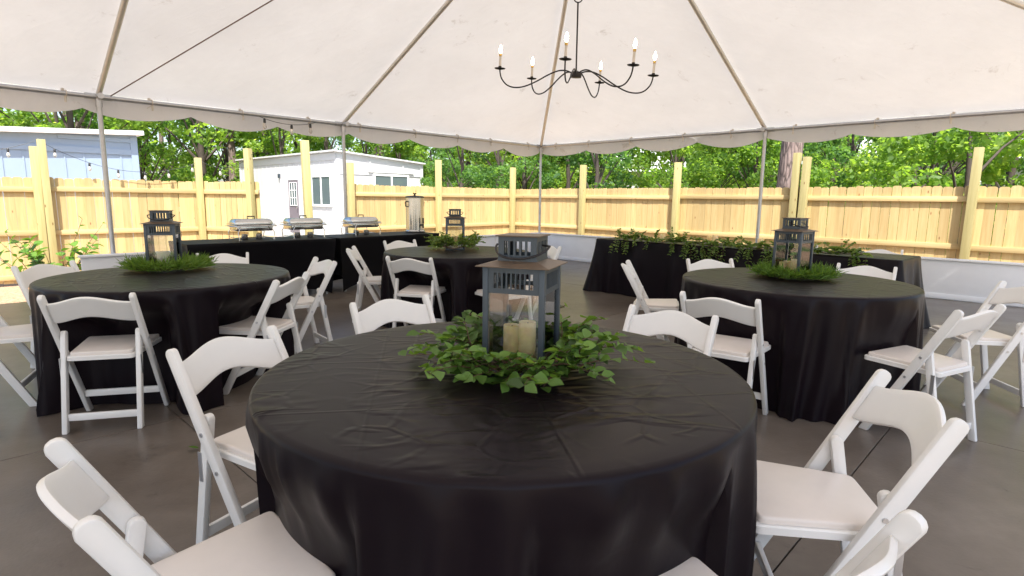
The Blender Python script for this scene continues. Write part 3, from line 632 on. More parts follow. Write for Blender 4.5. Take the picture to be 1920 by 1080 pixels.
def chair_meshes():
    D = {}
    st0, st1 = (0.375, 0.0), (-0.030, 0.765); sd_ = (Vector(st1) - Vector(st0)).normalized()
    for s in (-1, 1):
        g = MB(); x0, x1 = (0.2000, 0.2245) if s > 0 else (-0.2245, -0.2000)
        g.prism(bar_profile(st0, st1, 0.045), x0, x1); bmesh.ops.recalc_face_normals(g.bm, faces=g.bm.faces[:]); bevel_all(g, 0.005); D['stile%d' % s] = g.mesh('stile', M['resin'])
        g = MB(); x0, x1 = (0.1700, 0.1965) if s > 0 else (-0.1965, -0.1700)
        g.prism(bar_profile((0.0, 0.0), (0.098, 0.545), 0.038), x0, x1); bmesh.ops.recalc_face_normals(g.bm, faces=g.bm.faces[:]); bevel_all(g, 0.005); D['leg%d' % s] = g.mesh('rear_leg', M['resin'])
        D['bolt%d' % s] = MB().tube([(s * 0.2235, 0, 0), (s * 0.2280, 0, 0)], 0.0075, 10).mesh('bolt', M['bolt'])
        D['plate%d' % s] = MB().box((s * 0.1975, 0.055, 0.36), (0.003, 0.018, 0.11)).mesh('hinge_plate', M['bolt'])
    # backrest: bowed panel with a waved top edge
    g = MB(); cen = Vector(st0).lerp(Vector(st1), 0.905); nrm = Vector((-sd_.y, sd_.x)); rows = []
    nu, hw_ = 22, 0.1995
    for side in (0, 1):
        rows_ = []
        for i in range(7):
            v = i / 6; row = []
            for j in range(nu + 1):
                u = -1 + 2 * j / nu; bow = -0.040 * (1 - u * u); wave = 0.020 * math.cos(math.pi * u) + 0.006 * (1 - u * u)
                t = (v - 0.5) * 0.128 + wave; th = (0.0085 if side == 0 else -0.0085)
                # offset along the stile (up) and across it (towards the sitter = +)
                p = cen + sd_ * t; y = p.x + bow - th * sd_.y; z = p.y + th * sd_.x
                row.append((u * hw_, y, z))
            rows_.append(row)
        rows.append(g.grid(rows_))
    A_, B_ = rows
    for i in range(6):
        for j in (0, nu): g.bm.faces.new((A_[i][j], A_[i + 1][j], B_[i + 1][j], B_[i][j]))
    for j in range(nu):
        for i in (0, 6): g.bm.faces.new((A_[i][j], A_[i][j + 1], B_[i][j + 1], B_[i][j]))
    bmesh.ops.recalc_face_normals(g.bm, faces=g.bm.faces[:])
    es = [e for e in g.bm.edges if len(e.link_faces) == 2 and e.calc_face_angle() > R(60)]; bmesh.ops.bevel(g.bm, geom=es, offset=0.004, segments=2, affect='EDGES', profile=.5)
    D['back'] = g.mesh('backrest', M['resin'], 40)
    # seat frame and pad
    def outline(ins):
        P4 = [Vector(p) for p in ((-0.163 + ins, 0.040 + ins), (-0.207 + ins, 0.425 - ins), (0.207 - ins, 0.425 - ins), (0.163 - ins, 0.040 + ins))]; o = []
        for i in range(4):                       # rounded corners
            p, a_, b_ = P4[i], P4[i - 1], P4[(i + 1) % 4]; rr_ = 0.026; pa_ = p + (a_ - p).normalized() * rr_; pb_ = p + (b_ - p).normalized() * rr_
            for t in np.linspace(0, 1, 6): o.append(tuple(pa_ * (1 - t) ** 2 + p * 2 * t * (1 - t) + pb_ * t * t))
        return o
    def slab(ins, z0, z1, bev, seg):
        g = MB(); o = outline(ins); a = [g.bm.verts.new((x, y, z0 + (y - .2) * .03)) for x, y in o]; b_ = [g.bm.verts.new((x, y, z1 + (y - .2) * .03)) for x, y in o]; n = len(o)
        g.bm.faces.new(a[::-1]); g.bm.faces.new(b_)
        for i in range(n): g.bm.faces.new((a[i], a[(i + 1) % n], b_[(i + 1) % n], b_[i]))
        bmesh.ops.recalc_face_normals(g.bm, faces=g.bm.faces[:])
        tv = set(b_); te = [e for e in g.bm.edges if e.verts[0] in tv and e.verts[1] in tv]
        bmesh.ops.bevel(g.bm, geom=te, offset=bev, segments=seg, affect='EDGES', profile=.5); return g
    D['seat'] = slab(0, 0.405, 0.430, 0.004, 1).mesh('seat_frame', M['resin'], 40); D['pad'] = slab(0.012, 0.4305, 0.450, 0.008, 3).mesh('seat_pad', M['vinyl'], 50)
    g = MB(); g.box((0, 0.018, 0.085), (0.34, 0.018, 0.040), bev=.004); D['st_r'] = g.mesh('stretcher', M['resin'])
    g = MB(); g.box((0, 0.307, 0.130), (0.397, 0.018, 0.040), bev=.004); D['st_f'] = g.mesh('stretcher', M['resin'])
    return D
CH = chair_meshes()
def chair(x, y, heading, label, group=None):
    t = thing('folding_chair', label, 'chair', (x, y, 0), az(heading), group)
    for s in (-1, 1):
        st = link('stile', CH['stile%d' % s], t); link('rear_leg', CH['leg%d' % s], t); link('bolt', CH['bolt%d' % s], st, (0, 0.112, 0.50)); link('bolt', CH['bolt%d' % s], st, (0, 0.178, 0.375)); link('hinge_plate', CH['plate%d' % s], t)
    link('backrest', CH['back'], t); sf = link('seat_frame', CH['seat'], t); link('seat_pad', CH['pad'], sf); link('stretcher', CH['st_r'], t); link('stretcher', CH['st_f'], t)
    return t
W = 'white folding chair '
CHAIRS = [
 # round table with the leafy wreath
 (-0.82, 1.04, 46, W + 'at leafy wreath table, opposite the chair backing onto the garland table'),
 (-1.06, 2.10, 116, W + 'between the leafy wreath table and the white-candle table'),
 (-0.625, 2.96, 141, W + 'pushed in at the leafy wreath table, its back towards the buffet'),
 (0.77, 2.73, 218, W + 'pushed in at the leafy wreath table, its back towards the garland table'),
 (1.125, 1.565, 281, W + 'at the leafy wreath table with a shiny backrest beside the floor joint'),
 (0.50, 0.83, -31, W + 'at leafy wreath table, opposite the chair backing onto the buffet'),
 # round table by the open side of the floor
 (-2.285, 3.04, -15, W + 'at white-candle lantern table, opposite the chair backing onto the first chafing dish'),
 (-1.52, 3.83, 276, W + 'at the white-candle lantern table, on the side towards the leafy wreath table'),
 (-1.65, 4.90, 231, W + 'at the white-candle lantern table, nearest the gap between the buffet tables'),
 (-3.585, 4.365, 106, W + 'at the white-candle lantern table, beside the leafy shrub'),
 (-2.72, 5.325, 160, W + 'behind the white-candle lantern table, its back towards the first chafing dish'),
 (-3.405, 3.44, 65, W + 'at white-candle lantern table, on the open side away from the buffet'),
 # far round table
 (-1.70, 6.10, 82, W + 'at the far round table, beside the gap between the buffet tables'),
 (-0.935, 5.20, 14, W + 'at the far round table with its back towards the leafy wreath table'),
 (-1.42, 7.25, 140, W + 'behind the far round table in front of the buffet'),
 (0.40, 6.72, 235, W + 'at the far round table, beside the corner of the low wall'),
 (0.06, 5.16, -38, W + 'at the far round table, its back towards the three-candle lantern table'),
 # round table by the garland table
 (1.02, 4.90, 104, W + 'at three-candle lantern table, beside the cloth corner of the garland table'),
 (1.20, 3.235, 37, W + 'at the three-candle lantern table, its back towards the leafy wreath table'),
 (1.855, 5.30, 173, W + 'behind the three-candle lantern table, in front of the middle of the garland'),
 (3.055, 4.90, 220, W + 'behind the three-candle lantern table, at the bare end of the garland table'),
 (2.435, 2.955, -27, W + 'half turned beside the floor joints, at the three-candle lantern table'),
 (3.40, 3.77, 277, W + 'at the three-candle lantern table, between that table and the low wall'),
 # behind the long table
 (4.34, 6.72, 218, W + 'behind the bare end of the garland table, against the low wall'),
 (3.70, 7.38, 224, W + 'behind the end of the garland, against the low wall'),
]
for i, (x, y, hd, lb) in enumerate(CHAIRS): chair(x, y, hd, lb, 'white folding chairs')

# ------------------------------------------------------------------ round tables and cloths
def fold_fn(seed, nf):
    r = random.Random(seed); ph = []; a = r.uniform(0, 1)
    while a < 2 * math.pi: ph.append((a, r.uniform(.35, 1.0), r.uniform(.028, .065))); a += r.uniform(.6, 1.5) * 2 * math.pi / nf
    def f(th):
        s = 0
        for c, amp, w in ph:
            d = (th - c + math.pi) % (2 * math.pi) - math.pi
            if abs(d) < .6: s += amp * math.exp(-(d / w) ** 2)
        return s + .16 * math.sin(int(nf * .62) * th + seed) + .12 * math.sin(int(nf * 1.13) * th + 2 * seed)
    return f
def seat_clamp(x, y, nt_, rot, least):
    lim = np.full(nt_, 9.0)
    for cx, cy, hd, _ in CHAIRS:
        if math.hypot(cx - x, cy - y) > 1.6: continue
        f_ = Vector((math.sin(R(hd)), math.cos(R(hd)))); s_ = Vector((f_.y, -f_.x))
        for u in np.linspace(-.215, .215, 23):
            for v in np.linspace(.25, .428, 7):
                q = Vector((cx - x, cy - y)) + s_ * u + f_ * v; k = int(round(((math.atan2(q.y, q.x) - rot) % (2 * math.pi)) / (2 * math.pi) * nt_)) % nt_
                for e in range(-3, 4): lim[(k + e) % nt_] = min(lim[(k + e) % nt_], q.length - .014)
    c = np.minimum(lim, 1.0); out_ = c.copy()
    c = np.maximum(c, least); out_ = c.copy()
    for _ in range(28): out_ = np.minimum(c, (np.roll(out_, 1) + out_ + np.roll(out_, -1)) / 3)
    return out_
def round_cloth(name, label, x, y, seed, Rt=0.762, nf=24):
    g = MB(); nt_ = 300; lim = seat_clamp(x, y, 300, seed * 1.1, Rt - .05 if seed == 3 else .50); f = fold_fn(seed, nf); f2 = fold_fn(seed + 50, 30); r_ = random.Random(seed)
    prof = [(0.0, .7640), (0.2, .7640), (0.4, .7640), (.58, .7640), (.70, .7640), (Rt - .02, .7635), (Rt - .007, .7615), (Rt + .001, .7555), (Rt + .004, .745)]
    sk = [0.72, 0.68, 0.62, 0.55, 0.47, 0.38, 0.29, 0.20, 0.12, 0.05, 0.004]
    rings = []
    for rad, z in prof[1:]:
        rings.append([g.bm.verts.new((rad * math.cos(k * 2 * math.pi / nt_), rad * math.sin(k * 2 * math.pi / nt_), z)) for k in range(nt_)])
    for z in sk:
        w = (0.745 - z) / 0.745; ring = []
        for k in range(nt_):
            th = k * 2 * math.pi / nt_; fo = f(th + .10 * w * math.sin(3 * th + seed)); f3 = f2(th)
            rad = Rt + 0.005 + 0.022 * w + (0.092 * fo - 0.014) * w ** 0.42 * (0.55 + .45 * w) + 0.030 * (f3 - .6) * w ** .55
            push = min(1, max(0, (.70 - z) / .22)); push = push * push * (3 - 2 * push); rad = rad - max(0, rad - lim[k]) * push
            ring.append(g.bm.verts.new((rad * math.cos(th), rad * math.sin(th), z)))
        rings.append(ring)
    c = g.bm.verts.new((0, 0, .7640))
    for k in range(nt_): g.bm.faces.new((c, rings[0][k], rings[0][(k + 1) % nt_]))
    for i in range(len(rings) - 1):
        for k in range(nt_): g.bm.faces.new((rings[i][k], rings[i + 1][k], rings[i + 1][(k + 1) % nt_], rings[i][(k + 1) % nt_]))
    o = g.build(name, M['linen'], None, 180, loc=(x, y, 0), rot=(0, 0, seed * 1.1)); tag(o, label, 'tablecloth', 'black floor-length tablecloths')
def round_table(x, y, seed, tl_, cl_):
    t = thing('round_table', tl_, 'table', (x, y, 0), seed, 'round folding tables')
    MB().lathe([(.74, .722), (.755, .728), (.755, .752), (.745, .760)], 48).build('table_top', M['cap_paint'], t)
    for k in range(4):
        a = k * math.pi / 2 + .4; c, s = math.cos(a), math.sin(a); MB().tube([(c * .38, s * .38, .725), (c * .46, s * .46, 0)], .014, 8).build('leg', M['galv'], t)
    round_cloth('tablecloth', cl_, x, y, seed)
T1, T2, T3_, T4 = (-0.022, 1.808), (-2.377, 3.942), (2.02, 4.05), (-0.58, 6.02)
round_table(*T1, 3, 'round table under the black cloth that carries the leafy wreath', 'black cloth draped to the floor over the table with the leafy wreath')
round_table(*T2, 5, 'round table under the black cloth beside the open side of the floor', 'black cloth on the round table carrying the lantern with one wide white candle')
round_table(*T3_, 8, 'round table under the black cloth in front of the garland table', 'black cloth on the round table carrying the lantern with three candles')
round_table(*T4, 12, 'round table under the black cloth in front of the buffet', 'black cloth on the far round table with the small-leaved wreath')

# rectangular draped table with the garland
def rect_cloth(P, rz, Lx, Ly, label, seed, flare=0.05):
    """origin at the middle; long side along x"""
    g = MB(); per = []; r_ = .035; r2 = random.Random(seed)
    def edge(x0, y0, x1, y1, nx, ny, n):
        for k in range(n): per.append((x0 + (x1 - x0) * k / n, y0 + (y1 - y0) * k / n, nx, ny))
    hx, hy = Lx / 2, Ly / 2
    edge(-hx + r_, -hy, hx - r_, -hy, 0, -1, 120)
    for k in range(8): a = -math.pi / 2 + k / 8 * math.pi / 2; per.append((hx - r_ + r_ * math.cos(a), -hy + r_ + r_ * math.sin(a), math.cos(a), math.sin(a)))
    edge(hx, -hy + r_, hx, hy - r_, 1, 0, 30)
    for k in range(8): a = k / 8 * math.pi / 2; per.append((hx - r_ + r_ * math.cos(a), hy - r_ + r_ * math.sin(a), math.cos(a), math.sin(a)))
    edge(hx - r_, hy, -hx + r_, hy, 0, 1, 120)
    for k in range(8): a = math.pi / 2 + k / 8 * math.pi / 2; per.append((-hx + r_ + r_ * math.cos(a), hy - r_ + r_ * math.sin(a), math.cos(a), math.sin(a)))
    edge(-hx, hy - r_, -hx, -hy + r_, -1, 0, 30)
    for k in range(8): a = math.pi + k / 8 * math.pi / 2; per.append((-hx + r_ + r_ * math.cos(a), -hy + r_ + r_ * math.sin(a), math.cos(a), math.sin(a)))
    n = len(per); f = fold_fn(seed, 24); f2 = fold_fn(seed + 9, 40); rings = []
    for ins, z in ((.02, .764), (.008, .7625), (0, .757), (-.003, .745)):
        rings.append([g.bm.verts.new((x - nx * ins, y - ny * ins, z)) for x, y, nx, ny in per])
    for z in (.70, .62, .52, .42, .32, .22, .12, .05, .004):
        w = (.745 - z) / .745; ring = []
        for k, (x, y, nx, ny) in enumerate(per):
            th = k / n * 2 * math.pi; corner = math.exp(-((abs(abs(x) - hx) ** 2 + abs(abs(y) - hy) ** 2) / .012))
            off = .004 + flare * w + (.06 * f(th) - .012) * w ** .8 + .012 * (f2(th) - .5) * w + .13 * corner * w ** 1.4
            ring.append(g.bm.verts.new((x + nx * off, y + ny * off, z)))
        rings.append(ring)
    g.bm.faces.new(rings[0])
    for i in range(len(rings) - 1):
        for k in range(n): g.bm.faces.new((rings[i][k], rings[i + 1][k], rings[i + 1][(k + 1) % n], rings[i][(k + 1) % n]))
    o = g.build('tablecloth', M['linen'], None, 60, loc=P, rot=(0, 0, rz)); tag(o, label, 'tablecloth')
T5d = Vector((0.682, -0.731, 0)); T5n = Vector((0.731, 0.682, 0)); T5c = (Vector((1.23, 8.36, 0)) + Vector((3.79, 5.51, 0))) / 2 + T5n * .38; T5z = math.atan2(T5d.y, T5d.x)
for k, sx in enumerate((-.93, .93)):
    t = thing('folding_table', 'long folding table under the cloth with the garland', 'table', T5c + T5d * sx, T5z, 'tables under the garland cloth')
    MB().box((0, 0, .742), (1.83, .74, .035), bev=.006).build('table_top', M['cap_paint'], t)
    for x in (-.7, .7):
        for y in (-.28, .28): MB().tube([(x, y, .725), (x, y, 0)], .014, 8).build('leg', M['galv'], t)
rect_cloth(T5c, T5z, 3.80, .77, 'long black cloth draped to the floor under the leafy garland', 21)

# buffet tables in stretch covers
def buffet(P, azd, tl_, cl_, seed):
    rz = R(90 - azd); d = Vector((math.cos(rz), math.sin(rz), 0)); nn = Vector((-d.y, d.x, 0)); Lx, Ly = 1.83, .74; c = Vector((*P, 0)) + d * Lx / 2 + nn * Ly / 2
    t = thing('folding_table', tl_, 'table', c, rz, 'buffet tables'); MB().box((0, 0, .740), (Lx - .03, Ly - .03, .034), bev=.006).build('table_top', M['cap_paint'], t)
    for x in (-.8, .8):
        for y in (-.28, .28): MB().tube([(x, y, .72), (x, y, 0)], .014, 8).build('leg', M['galv'], t)
    g = MB(); hx, hy = Lx / 2, Ly / 2; g.grid([[(x, y, .762) for x in np.linspace(-hx + .012, hx - .012, 8)] for y in np.linspace(-hy + .012, hy - .012, 4)])
    for (x0, y0, x1, y1) in ((-hx, -hy, hx, -hy), (hx, -hy, hx, hy), (hx, hy, -hx, hy), (-hx, hy, -hx, -hy)):
        L = math.hypot(x1 - x0, y1 - y0); nx, ny = (y1 - y0) / L, -(x1 - x0) / L; rows = []; arch = .10 if L > 1 else .20; pin = .075 if L > 1 else .12
        for ins, z in ((.012, .762), (.003, .7595), (0, .752)): rows.append([(x0 + (x1 - x0) * k / 40 - nx * ins, y0 + (y1 - y0) * k / 40 - ny * ins, z) for k in range(41)])
        for v in np.linspace(.06, 1, 14):
            row = []
            for k in range(41):
                u = k / 40; b_ = arch * (1 - (2 * u - 1) ** 4) ** 1.0 if 0 < u < 1 else 0; zb = .004 + b_; z = .752 - (.752 - zb) * v
                leg_in = .055 * (v ** .9)                        # corners pull in to the legs
                ux = u + (0.5 - u) * 2 * leg_in / L * (abs(2 * u - 1))
                off = -(pin * math.sin(math.pi * u) ** .8 * math.sin(math.pi * min(1, v * .62)) + leg_in)
                row.append((x0 + (x1 - x0) * ux + nx * off, y0 + (y1 - y0) * ux + ny * off, z))
            rows.append(row)
        g.grid(rows)
    bmesh.ops.remove_doubles(g.bm, verts=g.bm.verts[:], dist=.0015)
    o = g.build('table_cover', M['satin'], None, 50, loc=c, rot=(0, 0, rz)); tag(o, cl_, 'table cover', 'black stretch covers on the buffet')
    return c, d, nn
bA = buffet((-3.69, 6.45), 45, 'buffet table under the two chafing dishes', 'black stretch cover on the buffet table carrying two chafing dishes', 1)
bB = buffet((-2.355, 7.80), 40, 'buffet table under the drinks urn', 'black stretch cover on the buffet table carrying the drinks urn', 2)

# ------------------------------------------------------------------ chafing dishes and urn
def chafer(c, rz, label):
    t = thing('chafing_dish', label, 'chafing dish', (c.x, c.y, .7635), rz, 'chafing dishes on the buffet'); t.scale = (.9, .9, .95)
    g = MB(); hw_, hd = .285, .175
    for sx in (-1, 1):
        for sy in (-1, 1):
            g.tube([(sx * .20, sy * hd, .185), (sx * .25, sy * (hd + .012), .10), (sx * .235, sy * (hd + .02), .0065)], .006, 6); g.box((sx * .235, sy * (hd + .02), .004), (.05, .02, .006))
    for sy in (-1, 1): g.tube([(-hw_, sy * hd, .185), (hw_, sy * hd, .185)], .006, 6)
    for sx in (-1, 1): g.tube([(sx * hw_, -hd, .185), (sx * (hw_ + .035), -hd * .5, .190), (sx * (hw_ + .035), hd * .5, .190), (sx * hw_, hd, .185)], .006, 6)
    g.tube([(-.22, 0, .03), (.22, 0, .03)], .005, 6); g.tube([(-.225, -hd, .03), (-.225, hd, .03)], .005, 6); g.tube([(.225, -hd, .03), (.225, hd, .03)], .005, 6); g.build('frame', M['steel'], t)
    g = MB(); g.box((0, 0, .163), (.50, .30, .085), bev=.02); g.build('water_pan', M['steel'], t)
    g = MB(); g.box((0, 0, .2105), (.555, .345, .010), bev=.004); g.build('pan_rim', M['steel'], t)
    g = MB(); secs = ((.268, .163, .217), (.268, .163, .236), (.262, .158, .246), (.240, .138, .272), (.232, .130, .277), (.12, .06, .279)); rings = []
    for hx, hy, z in secs:
        ring = []
        for k in range(32):
            a = k * 2 * math.pi / 32; ca, sa = math.cos(a), math.sin(a); e = .38
            ring.append(g.bm.verts.new((hx * math.copysign(abs(ca) ** e, ca), hy * math.copysign(abs(sa) ** e, sa), z)))
        rings.append(ring)
    for i in range(len(rings) - 1):
        for k in range(32): g.bm.faces.new((rings[i][k], rings[i][(k + 1) % 32], rings[i + 1][(k + 1) % 32], rings[i + 1][k]))
    g.bm.faces.new(rings[-1]); g.bm.faces.new(rings[0][::-1]); ld = g.build('lid', M['steel'], t, 50)
    MB().tube([(-.05, 0, .277), (-.05, 0, .310), (.05, 0, .310), (.05, 0, .277)], .008, 8).build('handle', M['blackplastic'], ld)
    for sx in (-.10, .10): MB().lathe([(.042, .001), (.044, .005), (.044, .072), (.036, .076), (.036, .070)], 18, (sx, 0, .0)).build('fuel_can', M['steel'], t)
def alongA(s, off=0.37): return bA[0] + bA[1] * (s - .915) + bA[2] * (off - .37)
def alongB(s, off=0.37): return bB[0] + bB[1] * (s - .915) + bB[2] * (off - .37)
chafer(alongA(.86), R(45), 'chafing dish on the buffet in front of the narrow fence panel')
chafer(alongA(1.55), R(45), 'chafing dish on the buffet in front of the cabin door')
chafer(alongB(.60), R(50), 'chafing dish on the buffet beside the drinks urn')
uc = alongB(1.64); t = thing('drinks_urn', 'tall stainless drinks urn with a black tap on the buffet', 'urn', (uc.x, uc.y, .7635), R(-40))
t.scale = (1.25, 1.25, 1.26)
MB().lathe([(.125, 0.0), (.13, .012), (.13, .02), (.118, .035), (.118, .04)], 32).build('base', M['steel'], t)
MB().lathe([(.116, .041), (.116, .43), (.119, .432), (.119, .44)], 36).build('body', M['steel'], t)
lid = MB().lathe([(.121, .441), (.122, .455), (.10, .462), (.03, .468)], 32).build('lid', M['blackplastic'], t); MB().lathe([(.012, .468), (.012, .485), (.025, .49), (.025, .50)], 14).build('knob', M['blackplastic'], lid)
g = MB(); g.tube([(.11, 0, .10), (.16, 0, .10)], .012, 10); g.tube([(.155, 0, .115), (.158, 0, .065)], .011, 10); g.box((.158, 0, .155), (.014, .022, .07), bev=.003); g.build('tap', M['blackplastic'], t)
g = MB()
for s in (-1, 1): g.tube([(0, s * .115, .33), (0, s * .15, .335), (0, s * .15, .39), (0, s * .115, .395)], .008, 8)
g.build('handle', M['blackplastic'], t)

# ------------------------------------------------------------------ lanterns
def slot_panel(w, z0, z1, n, slot_w, y, t=.003, margin_z=.018):
    g = MB(); a, b_ = z0 + margin_z, z1 - margin_z
    g.box((0, y, (z0 + a) / 2), (w, t, a - z0)); g.box((0, y, (z1 + b_) / 2), (w, t, z1 - b_))
    pitch = (w - .03) / n; xs = [-w / 2 + .015 + pitch * (i + .5) for i in range(n)]; edges = [-w / 2] + [e for x in xs for e in (x - slot_w / 2, x + slot_w / 2)] + [w / 2]
    for i in range(0, len(edges), 2): g.box(((edges[i] + edges[i + 1]) / 2, y, (a + b_) / 2), (edges[i + 1] - edges[i], t, b_ - a))
    return g
def lantern_proto():
    t = thing('lantern', '', 'lantern'); w = .200; h = w / 2
    MB().box((0, 0, .007), (.206, .206, .014), bev=.002).build('base', M['dark_metal'], t)
    for sx in (-1, 1):
        for sy in (-1, 1): MB().box((sx * (h - .009), sy * (h - .009), .177), (.018, .018, .325), bev=.0015).build('corner_post', M['dark_metal'], t)
    for k in range(4):
        p = slot_panel(w - .037, .258, .338, 9, .0098, -(h - .004), margin_z=.016).build('slotted_band', M['dark_metal'], t, 0, rot=(0, 0, k * math.pi / 2))
        MB().box((0, -(h - .009), .138), (w - .037, .002, .246)).build('glass_pane', M['glass'], t, 0, rot=(0, 0, k * math.pi / 2))
    g = MB(); rr = [(.118, .3400), (.118, .3425), (.062, .3570), (.062, .3545)]; rings = []
    for r_, z in rr: rings.append([g.bm.verts.new((sx * r_, sy * r_, z)) for sx, sy in ((-1, -1), (1, -1), (1, 1), (-1, 1))])
    for i in range(4):
        for k in range(4): g.bm.faces.new((rings[i][k], rings[i][(k + 1) % 4], rings[(i + 1) % 4][(k + 1) % 4], rings[(i + 1) % 4][k]))
    g.build('roof', M['warm_lit_roof'], t, 0)
    tb = MB().box((0, 0, .3585), (.128, .128, .005)).build('top_box', M['dark_metal'], t, 0)
    for k in range(4): slot_panel(.124, .361, .432, 5, .0115, -.061, margin_z=.014).build('slotted_band', M['dark_metal'], tb, 0, rot=(0, 0, k * math.pi / 2))
    MB().box((0, 0, .434), (.140, .140, .004), bev=.001).build('cap', M['warm_lit_roof'], tb, 0)
    g = MB(); pts = [(.088 * math.cos(a), -.004 - .080 * math.sin(a), .402 - .036 * math.sin(a)) for a in np.linspace(0, math.pi, 21)]; g.tube(pts, .0036, 8); g.tube([(-.088, -.004, .402), (-.0615, 0, .404)], .0032, 6); g.tube([(.088, -.004, .402), (.0615, 0, .404)], .0032, 6); g.build('handle', M['black_iron'], t)
    return t
LP = lantern_proto(); first = [True]
def lantern(x, y, deg, label):
    o = LP if first[0] else copy_tree(LP); first[0] = False
    o.location = (x, y, .7645); o.rotation_euler = (0, 0, R(deg)); o['label'] = label; o['category'] = 'lantern'; o['group'] = 'metal lanterns on the round tables'
lantern(0.035, 1.815, -19, 'blue-grey metal lantern standing inside the big leafy wreath')
lantern(-2.61, 4.26, 20, 'grey metal lantern with one wide white candle in a spiky wreath')
lantern(2.07, 4.20, 38, 'black metal lantern with three candles in a spiky wreath')
lantern(-0.63, 6.25, 8, 'dark lantern in a small-leaved wreath on the far round table')
def candle(x, y, z, r, h, label, grp=None, wax='wax'):
    g = MB(); g.lathe([(r * .97, 0), (r, .004), (r, h - .006), (r * .96, h), (r * .86, h - .001), (r * .7, h - .010), (.004, h - .012)], 28); o = g.build('candle', M[wax], None, 50, loc=(x, y, z)); tag(o, label, 'candle', grp)
    MB().tube([(0, 0, h - .013), (.002, 0, h - .002)], .0014, 5).build('wick', M['black_iron'], o)
zb = .7645 + .0145
candle(.050, 1.765, zb, .0275, .150, 'tall ivory pillar candle inside the lantern in the leafy wreath')
candle(.000, 1.845, zb, .027, .122, 'shorter ivory pillar candle behind the tall one in the leafy wreath lantern')
candle(-2.615, 4.25, zb, .042, .115, 'wide white pillar candle inside the grey lantern', None, 'wax_white')
candle(2.085, 4.165, zb, .036, .120, 'thickest ivory candle in the lantern on the table in front of the garland')
candle(2.02, 4.235, zb, .026, .095, 'short ivory candle at the left in the black three-candle lantern')
candle(2.065, 4.265, zb, .027, .100, 'short ivory candle at the back of the black three-candle lantern')
candle(-.635, 6.24, zb, .036, .125, 'ivory pillar candle inside the lantern on the far round table')

# ------------------------------------------------------------------ leaves, wreaths, garland
def leaf_mesh(name, L, w, fold, curl, mat, tip=.25):
    prof = [(0, .03), (.15, .62), (.35, .98), (.55, 1.0), (.75, .72), (.9, .34), (1.0, .02)]; V = []; F = []
    for t, s in prof:
        z = -curl * L * t * t
        V += [(-w / 2 * s, t * L, z + fold * w * s), (0, t * L, z), (w / 2 * s, t * L, z + fold * w * s)]
    for i in range(len(prof) - 1):
        a = i * 3; F += [(a, a + 1, a + 4, a + 3), (a + 1, a + 2, a + 5, a + 4)]
    return np_mesh(name, V, F, mat, True)
LW = [leaf_mesh('leaf', .040, .031, .18, .18, M['leaf_wreath']), leaf_mesh('leaf', .034, .028, .10, .35, M['leaf_wreath']), leaf_mesh('leaf', .046, .032, .25, .05, M['leaf_wreath']), leaf_mesh('leaf', .029, .023, .15, .25, M['leaf_wreath'])]
def sprig_path(r_, a0, rad, z0, length, out, rise, droop, n=7):
    pts = []; a = a0; p = Vector((rad * math.cos(a), rad * math.sin(a), z0)); d = Vector((-math.sin(a), math.cos(a), 0)) * r_.choice((1, -1)) + Vector((math.cos(a), math.sin(a), 0)) * out; d.normalize(); d.z = rise
    for k in range(n):
        pts.append(p.copy()); p = p + d * length / n; d = d + Vector((r_.uniform(-.22, .22), r_.uniform(-.22, .22), -droop)); d.normalize()
        if p.z < .012: p.z = .012; d.z = abs(d.z) * .2
    return pts
def frame_from(d, up, roll):
    y = d.normalized(); x = y.cross(up); x = x.normalized() if x.length > 1e-4 else Vector((1, 0, 0)); z = x.cross(y); q = Matrix((x, y, z)).transposed(); return q @ Matrix.Rotation(roll, 3, 'Y')
wr = thing('leafy_wreath', 'big loose wreath of round green leaves on brown twigs around the blue-grey lantern', 'wreath', (.035, 1.815, .7645))
r_ = random.Random(5); g = MB(); nl = 0
for k in range(3):
    ph = r_.uniform(0, 6); g.tube([(.165 * (1 + .10 * math.sin(3 * a + ph)) * math.cos(a), .165 * (1 + .10 * math.sin(2 * a + ph)) * math.sin(a), .020 + .014 * math.sin(4 * a + ph) + .010 * k) for a in np.linspace(0, 2 * math.pi, 48)], .0032, 6)
spr = []
for k in range(46):
    a = k / 46 * 2 * math.pi + r_.uniform(-.08, .08); spr.append(sprig_path(r_, a, r_.uniform(.135, .19), r_.uniform(.02, .06), r_.uniform(.10, .20), r_.uniform(.0, 1.3), r_.uniform(.3, 1.4), r_.uniform(.08, .28)))
for a, ln in ((2.85, .20), (3.25, .16), (-.15, .22), (.35, .24), (-1.35, .20), (-1.1, .16), (-.75, .2), (-1.9, .16), (.8, .2), (2.4, .2), (3.6, .22), (.1, .3), (-.5, .24), (-2.3, .2), (2.9, .28)): spr.append(sprig_path(r_, a, .20, .035, ln, 2.2, .35, .10))
leaves = []
for pts in spr:
    g.tube(pts, [.0022 - .0012 * i / 6 for i in range(7)], 5)
    for i in range(1, 7):
        d = (pts[i] - pts[i - 1]).normalized()
        for s in ((1, -1) if r_.random() < .55 else (r_.choice((1, -1)),)):
            side = d.cross(Vector((0, 0, 1))).normalized() * s; ld = side * .85 + d * r_.uniform(.2, .8) + Vector((0, 0, r_.uniform(-.25, .5))); leaves.append((pts[i].copy(), ld))
for pts in [sprig_path(r_, r_.uniform(0, 6.28), r_.uniform(.14, .21), r_.uniform(.02, .06), r_.uniform(.10, .18), r_.uniform(.0, 1.0), r_.uniform(.3, 1.5), .15) for _ in range(52)]:
    g.tube(pts, .0018, 5)
    for i in range(1, 7):
        d = (pts[i] - pts[i - 1]).normalized(); leaves.append((pts[i].copy(), d.cross(Vector((0, 0, 1))).normalized() * r_.choice((1, -1)) + d * .5 + Vector((0, 0, r_.uniform(-.2, .5)))))
